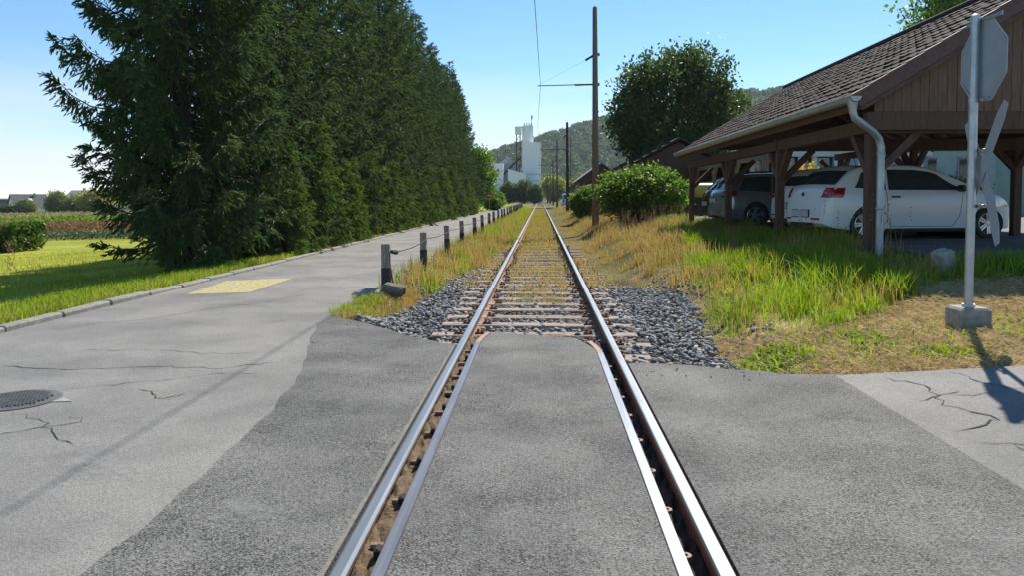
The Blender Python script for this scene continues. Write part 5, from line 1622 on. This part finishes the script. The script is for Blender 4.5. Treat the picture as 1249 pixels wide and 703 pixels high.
mb = MB(); mb.box((4.55, 94, 1.6), (.06, 2.6, 2.6)); mb.build('door', m_oldwood, bn)
gable_house('timber_barn', 'far brown barn with dark roof between the small barn and the pole', 'barn', 5.2, 13, 72, 84, 2.7, 4.4, m_timber, m_greyroof, 0, 'y', .5)
# teal house behind the carport
th = thing('house', 'pale teal house with flat eave and white pillars behind the carport', 'house')
mb = MB(); mb.box((24, 46, 2.4), (16, 8, 4.0)); mb.build('wall', m_plaster_teal, th)
mb = MB(); mb.box((24, 45.6, 4.55), (17.2, 9.4, .32)); mb.build('eave_slab', m_wallwhite, th)
mb = MB(); mb.box((24, 41.2, 4.86), (17.3, 1.0, .3)); mb.box((24, 46, 5.0), (17.3, 9, .24)); mb.build('roof', m_greyroof, th)
for x, z, wx, wz in ((19.6, 2.9, .5, 1.5), (21.2, 2.9, .45, 1.4), (23.2, 2.3, 1.1, 2.7), (27.0, 2.9, 1.4, 1.3)):
    mb = MB(); mb.box((x, 41.98, z), (wx + .14, .1, wz + .14)); f_ = mb.build('window', m_silogrey, th)
    mb = MB(); mb.box((x, 41.95, z), (wx, .1, wz)); mb.build('pane', m_glass, f_)
mb = MB(); mb.box((23.2, 41.75, .95), (1.5, .4, .1)); mb.build('window_sill', m_wallwhite, th)
tw = thing('house', 'low teal wing of the house at the right edge behind the sign', 'house')
mb = MB(); mb.box((24.4, 34.6, 2.2), (7, 2.2, 3.3)); mb.build('wall', m_plaster_teal, tw)
mb = MB(); mb.box((24.4, 34.6, 3.95), (7.6, 2.8, .2)); mb.build('eave_slab', m_wallwhite, tw)
mb = MB(); mb.box((25, 33.48, 2.4), (1.2, .1, 1.2)); f_ = mb.build('window', m_white, tw)
mb = MB(); mb.box((25, 33.45, 2.4), (1.05, .1, 1.05)); mb.build('pane', m_glass, f_)
# conservatory with white pillars
cv = thing('conservatory', 'glazed conservatory with white pillars seen under the carport roof', 'conservatory')
mb = MB(); mb.box((16.2, 44.6, 1.0), (9.5, 4.8, 1.2)); mb.build('wall', m_plaster_teal, cv)
mb = MB(); mb.box((16.2, 44.6, 2.6), (9.2, 4.6, 2.1)); mb.build('glazing', m_glass, cv)
mb = MB(); mb.box((16.2, 44.5, 3.85), (9.9, 5.4, .3)); mb.build('roof', m_wallwhite, cv)
for x in (11.6, 12.8, 14.2, 14.95, 16.1, 17.4, 18.4, 20.6):
    mb = MB(); mb.box((x, 42.1, 2.5), (.24, .24, 2.4)); mb.build('pillar', m_white, cv)
# shrubs by the conservatory, with a yellow flower
sb = leafy(71, (1.6, 1.0, .9), .95, 150, 50, .15, m_leaf4, .05, 4, .35, .1)
for x, y, s in ((14.5, 40.2, 1.0), (18.5, 40.0, 1.1), (21.6, 40.2, .9)):
    tree_from('bush', ('shrub left before the conservatory', 'shrub in the middle before the conservatory', 'shrub under the teal house windows')[int((x > 15) + (x > 20))], 'bush', sb, (x, y, g1(x, y)), x, (s, s, s * 1.1), None, ('stems', 'crown'))
fl = thing('sunflower', 'yellow flowers standing above the white cars', 'flower', (13.3, 38.5, .5))
mb = MB(); mb.tube([(0, 0, 0), (0, 0, 2.2)], .03, 6); mb.build('stem', m_green, fl)
n = 90; c_ = rng.normal(0, 1, (n, 3)) * (.34, .2, .26) + (0, 0, 2.25); d = rand_dirs(n)
V, q = leaf_quads(c_, d, side_of(d), np.full(n, .2), np.full(n, .08))
link('petals', np_mesh('petals', V, q, None, [leafmat('yellow petals', [(.75, .42, .02), (.7, .5, .03)], .3)]), fl)
n = 160; c_ = rng.normal(0, 1, (n, 3)) * (.42, .3, .6) + (0, 0, 1.3); d = rand_dirs(n)
V, q = leaf_quads(c_, d, side_of(d), np.full(n, .2), np.full(n, .07))
link('leaves', np_mesh('leaves', V, q, None, [m_leaf2]), fl)

# houses across the field
zh = -4.2
gh = gable_house('house', 'white house with steep dark grey gabled roof across the field', 'house', -211.5, -203, 294, 306, zh + 2.2, zh + 7.0, m_wallwhite, m_greyroof, zh - 1, 'y', .6, None, ((-207.2, 293.95, zh + 3.3, 1.2, 1.3, 'y'), (-209.2, 293.95, zh + 1.0, 1.3, 1.3, 'y')), (-206.5, 302, zh + 6.6), rot=-38)
mb = MB(); mb.box((-204.8, 300, zh + 4.9), (1.6, 1.3, .1), np.array([(math.cos(.72), 0, math.sin(.72)), (0, 1, 0), (-math.sin(.72), 0, math.cos(.72))])); mb.build('skylight', m_white, gh)
gable_house('house', 'low annex with dark roof beside the grey gabled house', 'house', -202, -194, 303, 312, zh + 2.5, zh + 6.6, m_wallwhite, m_greyroof, zh - 1, 'x', .5)
gable_house('house', 'house with pale grey roof behind the olive trees', 'house', -192, -181.5, 300, 310, zh + 5.6, zh + 8.6, m_plaster, m_palerf, zh - 1, 'x', .5, None, ((-184, 299.95, zh + 3.4, 1.3, 1.4, 'y'), (-188, 299.95, zh + 3.4, 1.3, 1.4, 'y')), (-187, 305, zh + 8.8))
gable_house('house', 'larger house with reddish tiled roof behind the yellowish tree', 'house', -183.5, -170.5, 311, 325, zh + 6, zh + 10.2, m_plaster, m_redroof, zh - 1, 'x', .6, None, ((-180, 310.95, zh + 4, 1.3, 1.6, 'y'), (-174, 310.95, zh + 4, 1.3, 1.6, 'y')), (-178, 318, zh + 10.4))
mb = MB(); mb.box((0, 0, 4.2), (3.4, .3, 1.2)); mb2 = MB(); mb2.tube([(-1.2, .2, -1), (-1.2, .2, 4)], .12, 8); mb2.tube([(1.2, .2, -1), (1.2, .2, 4)], .12, 8)
bl = thing('billboard', 'small blue board standing behind the grey gabled house', 'sign', (-217, 312, zh + 1.6))
mb.build('panel', M('blue panel', (.06, .16, .42), (.05, .14, .38), 1, .5), bl); mb2.build('legs', m_galv, bl)

# ------------------------------------------------------------------ silo plant at the end of the track
sl_ = thing('silo_plant', 'tall white silo tower with grey side buildings at the end of the track', 'silo')
mb = MB(); mb.box((-2.9, 262, 13.4), (6.4, 7, 14.0)); mb.build('main_tower', m_silo, sl_)
mb = MB(); mb.box((-2.75, 261.8, 3.0), (7.3, 7.6, 8.2)); mb.build('tower_base', m_silo, sl_)
mb = MB(); mb.lathe([(1.9, 20.2), (1.9, 26.2), (.001, 26.4)], 24); o = mb.build('upper_tower', m_silo, sl_, angle=40); o.location = (-4.3, 262, 0)
for dx in (-1.2, -.3, .5, 1.2):
    mb = MB(); mb.box((-4.3 + dx, 262, 26.75), (.35, .35, .9)); mb.build('roof_vent', m_silogrey, sl_)
mb = MB(); mb.tube([(-2.9, 261, 26), (-2.9, 261, 29.2)], .12, 6); mb.tube([(-2.9, 261, 28.4), (-2.9, 261, 29.6)], .3, 8); mb.build('antenna', m_silogrey, sl_)
mb = MB(); mb.box((-7.5, 261, 24.4), (2.2, 3, 2.3)); mb.box((-7.5, 261, 25.65), (2.5, 3.3, .2)); mb.build('head_house', m_silo, sl_)
mb = MB()
for dx in (-.7, .5): mb.bar((-7.4 + dx, 261, 4), (-7.4 + dx, 261, 23.3), .35, .35)
for k in range(9): mb.bar((-8.1, 261, 5 + 2 * k), (-6.9, 261, 7 + 2 * k), .14, .14)
mb.build('conveyor_frame', m_darkpole, sl_)
mb = MB(); mb.bar((-12.5, 260, 9.5), (-6.6, 260, 15.5), .5, .7); mb.build('conveyor_arm', m_darkpole, sl_)
mb = MB(); mb.prism([(-10.6, -1), (-4.8, -1), (-4.8, 9.4), (-10.6, 11.0)], 250, 256, 1); mb.build('lean_to', m_silo, sl_)
mb = MB(); mb.prism([(-15.4, -1), (-10.2, -1), (-10.2, 4.6), (-15.4, 2.6)], 246, 252, 1); mb.build('low_annex', m_silo, sl_)
mb = MB(); mb.prism([(-16.4, -1), (-7, -1), (-7, 12), (-11, 15.6), (-16.4, 12)], 263, 275, 1); mb.build('grey_hall', m_silogrey, sl_)
mb = MB(); mb.box((-14.4, 259, 6.4), (3.8, 5, 13.4)); mb.build('hall_tower', m_silo, sl_)
mb = MB(); mb.box((-14.2, 256.45, 10.8), (.7, .1, .9)); mb.build('window', m_glass, sl_)
mb = MB(); mb.prism([(-22, -1), (-16.5, -1), (-16.5, 14), (-19, 14.4), (-22, 12.6)], 266, 276, 1); mb.build('grey_hall', m_silogrey, sl_)
mb = MB(); mb.box((-16.2, 252, 2.6), (2.4, 4, 7)); mb.build('side_bay', m_silogrey, sl_)
for z in (7.2, 9.5):
    mb = MB(); mb.box((-2.75, 257.95, z), (7.0 if z < 8 else 6.3, .12, .18)); mb.build('cladding_joint', m_silogrey, sl_)
mb = MB(); mb.box((-1.6, 257.97, 3.6), (3.0, .1, .16)); mb.build('cladding_joint', m_silogrey, sl_)
mb = MB(); mb.box((0, 0, .6), (7.5, .3, 1.9), None, 0, .02)
o = tag(mb.build('low_wall', m_silogrey), 'low grey wall left of the trees before the silo', 'wall'); o.location = (-13.2, 190, 0)
# red round sign by the road end
rs = thing('traffic_sign', 'small round red sign at the end of the spruce row', 'road sign', (-5.45, 82, 0))
mb = MB(); mb.tube([(0, 0, 0), (0, 0, 2.05)], .035, 8); mb.build('post', m_galv, rs)
mb = MB(); mb.tube([(0, -.05, 1.72), (0, -.075, 1.72)], .3, 24); pl_ = mb.build('disc', m_red, rs)
mb = MB(); mb.box((0, -.08, 1.72), (.4, .012, .1)); mb.build('bar', m_white, pl_)
# van parked far down the line
van = thing('van', 'pale blue grey van parked beside the far poles', 'van', (4.4, 118, 0))
prof = [(-.1, .35), (0, 1.1), (.25, 2.0), (.4, 2.1), (3.0, 2.12), (3.5, 1.95), (4.1, 1.25), (4.75, 1.05), (4.8, .35)]
mb = MB(); mb.prism([(y_, z_) for y_, z_ in prof], -.9, .9, 0); b_ = mb.build('body', M('pale blue paint', (.42, .48, .56), (.40, .46, .54), 1, .3), van)
mb = MB(); mb.box((0, .1, 1.6), (1.45, .08, .6), np.array([(1, 0, 0), (0, math.cos(-.25), -math.sin(-.25)), (0, math.sin(-.25), math.cos(-.25))])); mb.build('rear_window', m_glass, van)
for sx_ in (-1, 1):
    mb = MB(); mb.box((sx_ * .9, 2.3, 1.6), (.03, 2.4, .5)); mb.build('side_window', m_glass, van)
    for yw in (.85, 3.9):
        mb = MB(); mb.tube([(sx_ * .72, yw, .33), (sx_ * .92, yw, .33)], .33, 18); mb.build('wheel', m_tyre, van)
    mb = MB(); mb.box((sx_ * .78, -.06, .95), (.16, .08, .35)); mb.build('tail_lamp', m_lampred, van)

# ------------------------------------------------------------------ air
mb = MB(); mb.box((0, 880, 124), (3480, 1960, 270))
hz = mb.build('haze', [])
m = bpy.data.materials.new('air'); m.use_nodes = True
nt = m.node_tree; nt.nodes.clear()
o = nt.nodes.new('ShaderNodeOutputMaterial'); pv = nt.nodes.new('ShaderNodeVolumePrincipled')
pv.inputs['Color'].default_value = (.80, .88, 1, 1); pv.inputs['Density'].default_value = .00012; pv.inputs['Anisotropy'].default_value = .2
nt.links.new(pv.outputs[0], o.inputs['Volume'])
hz.data.materials.append(m)
tag(hz, 'thin pale summer haze in the air', 'haze', kind='stuff')
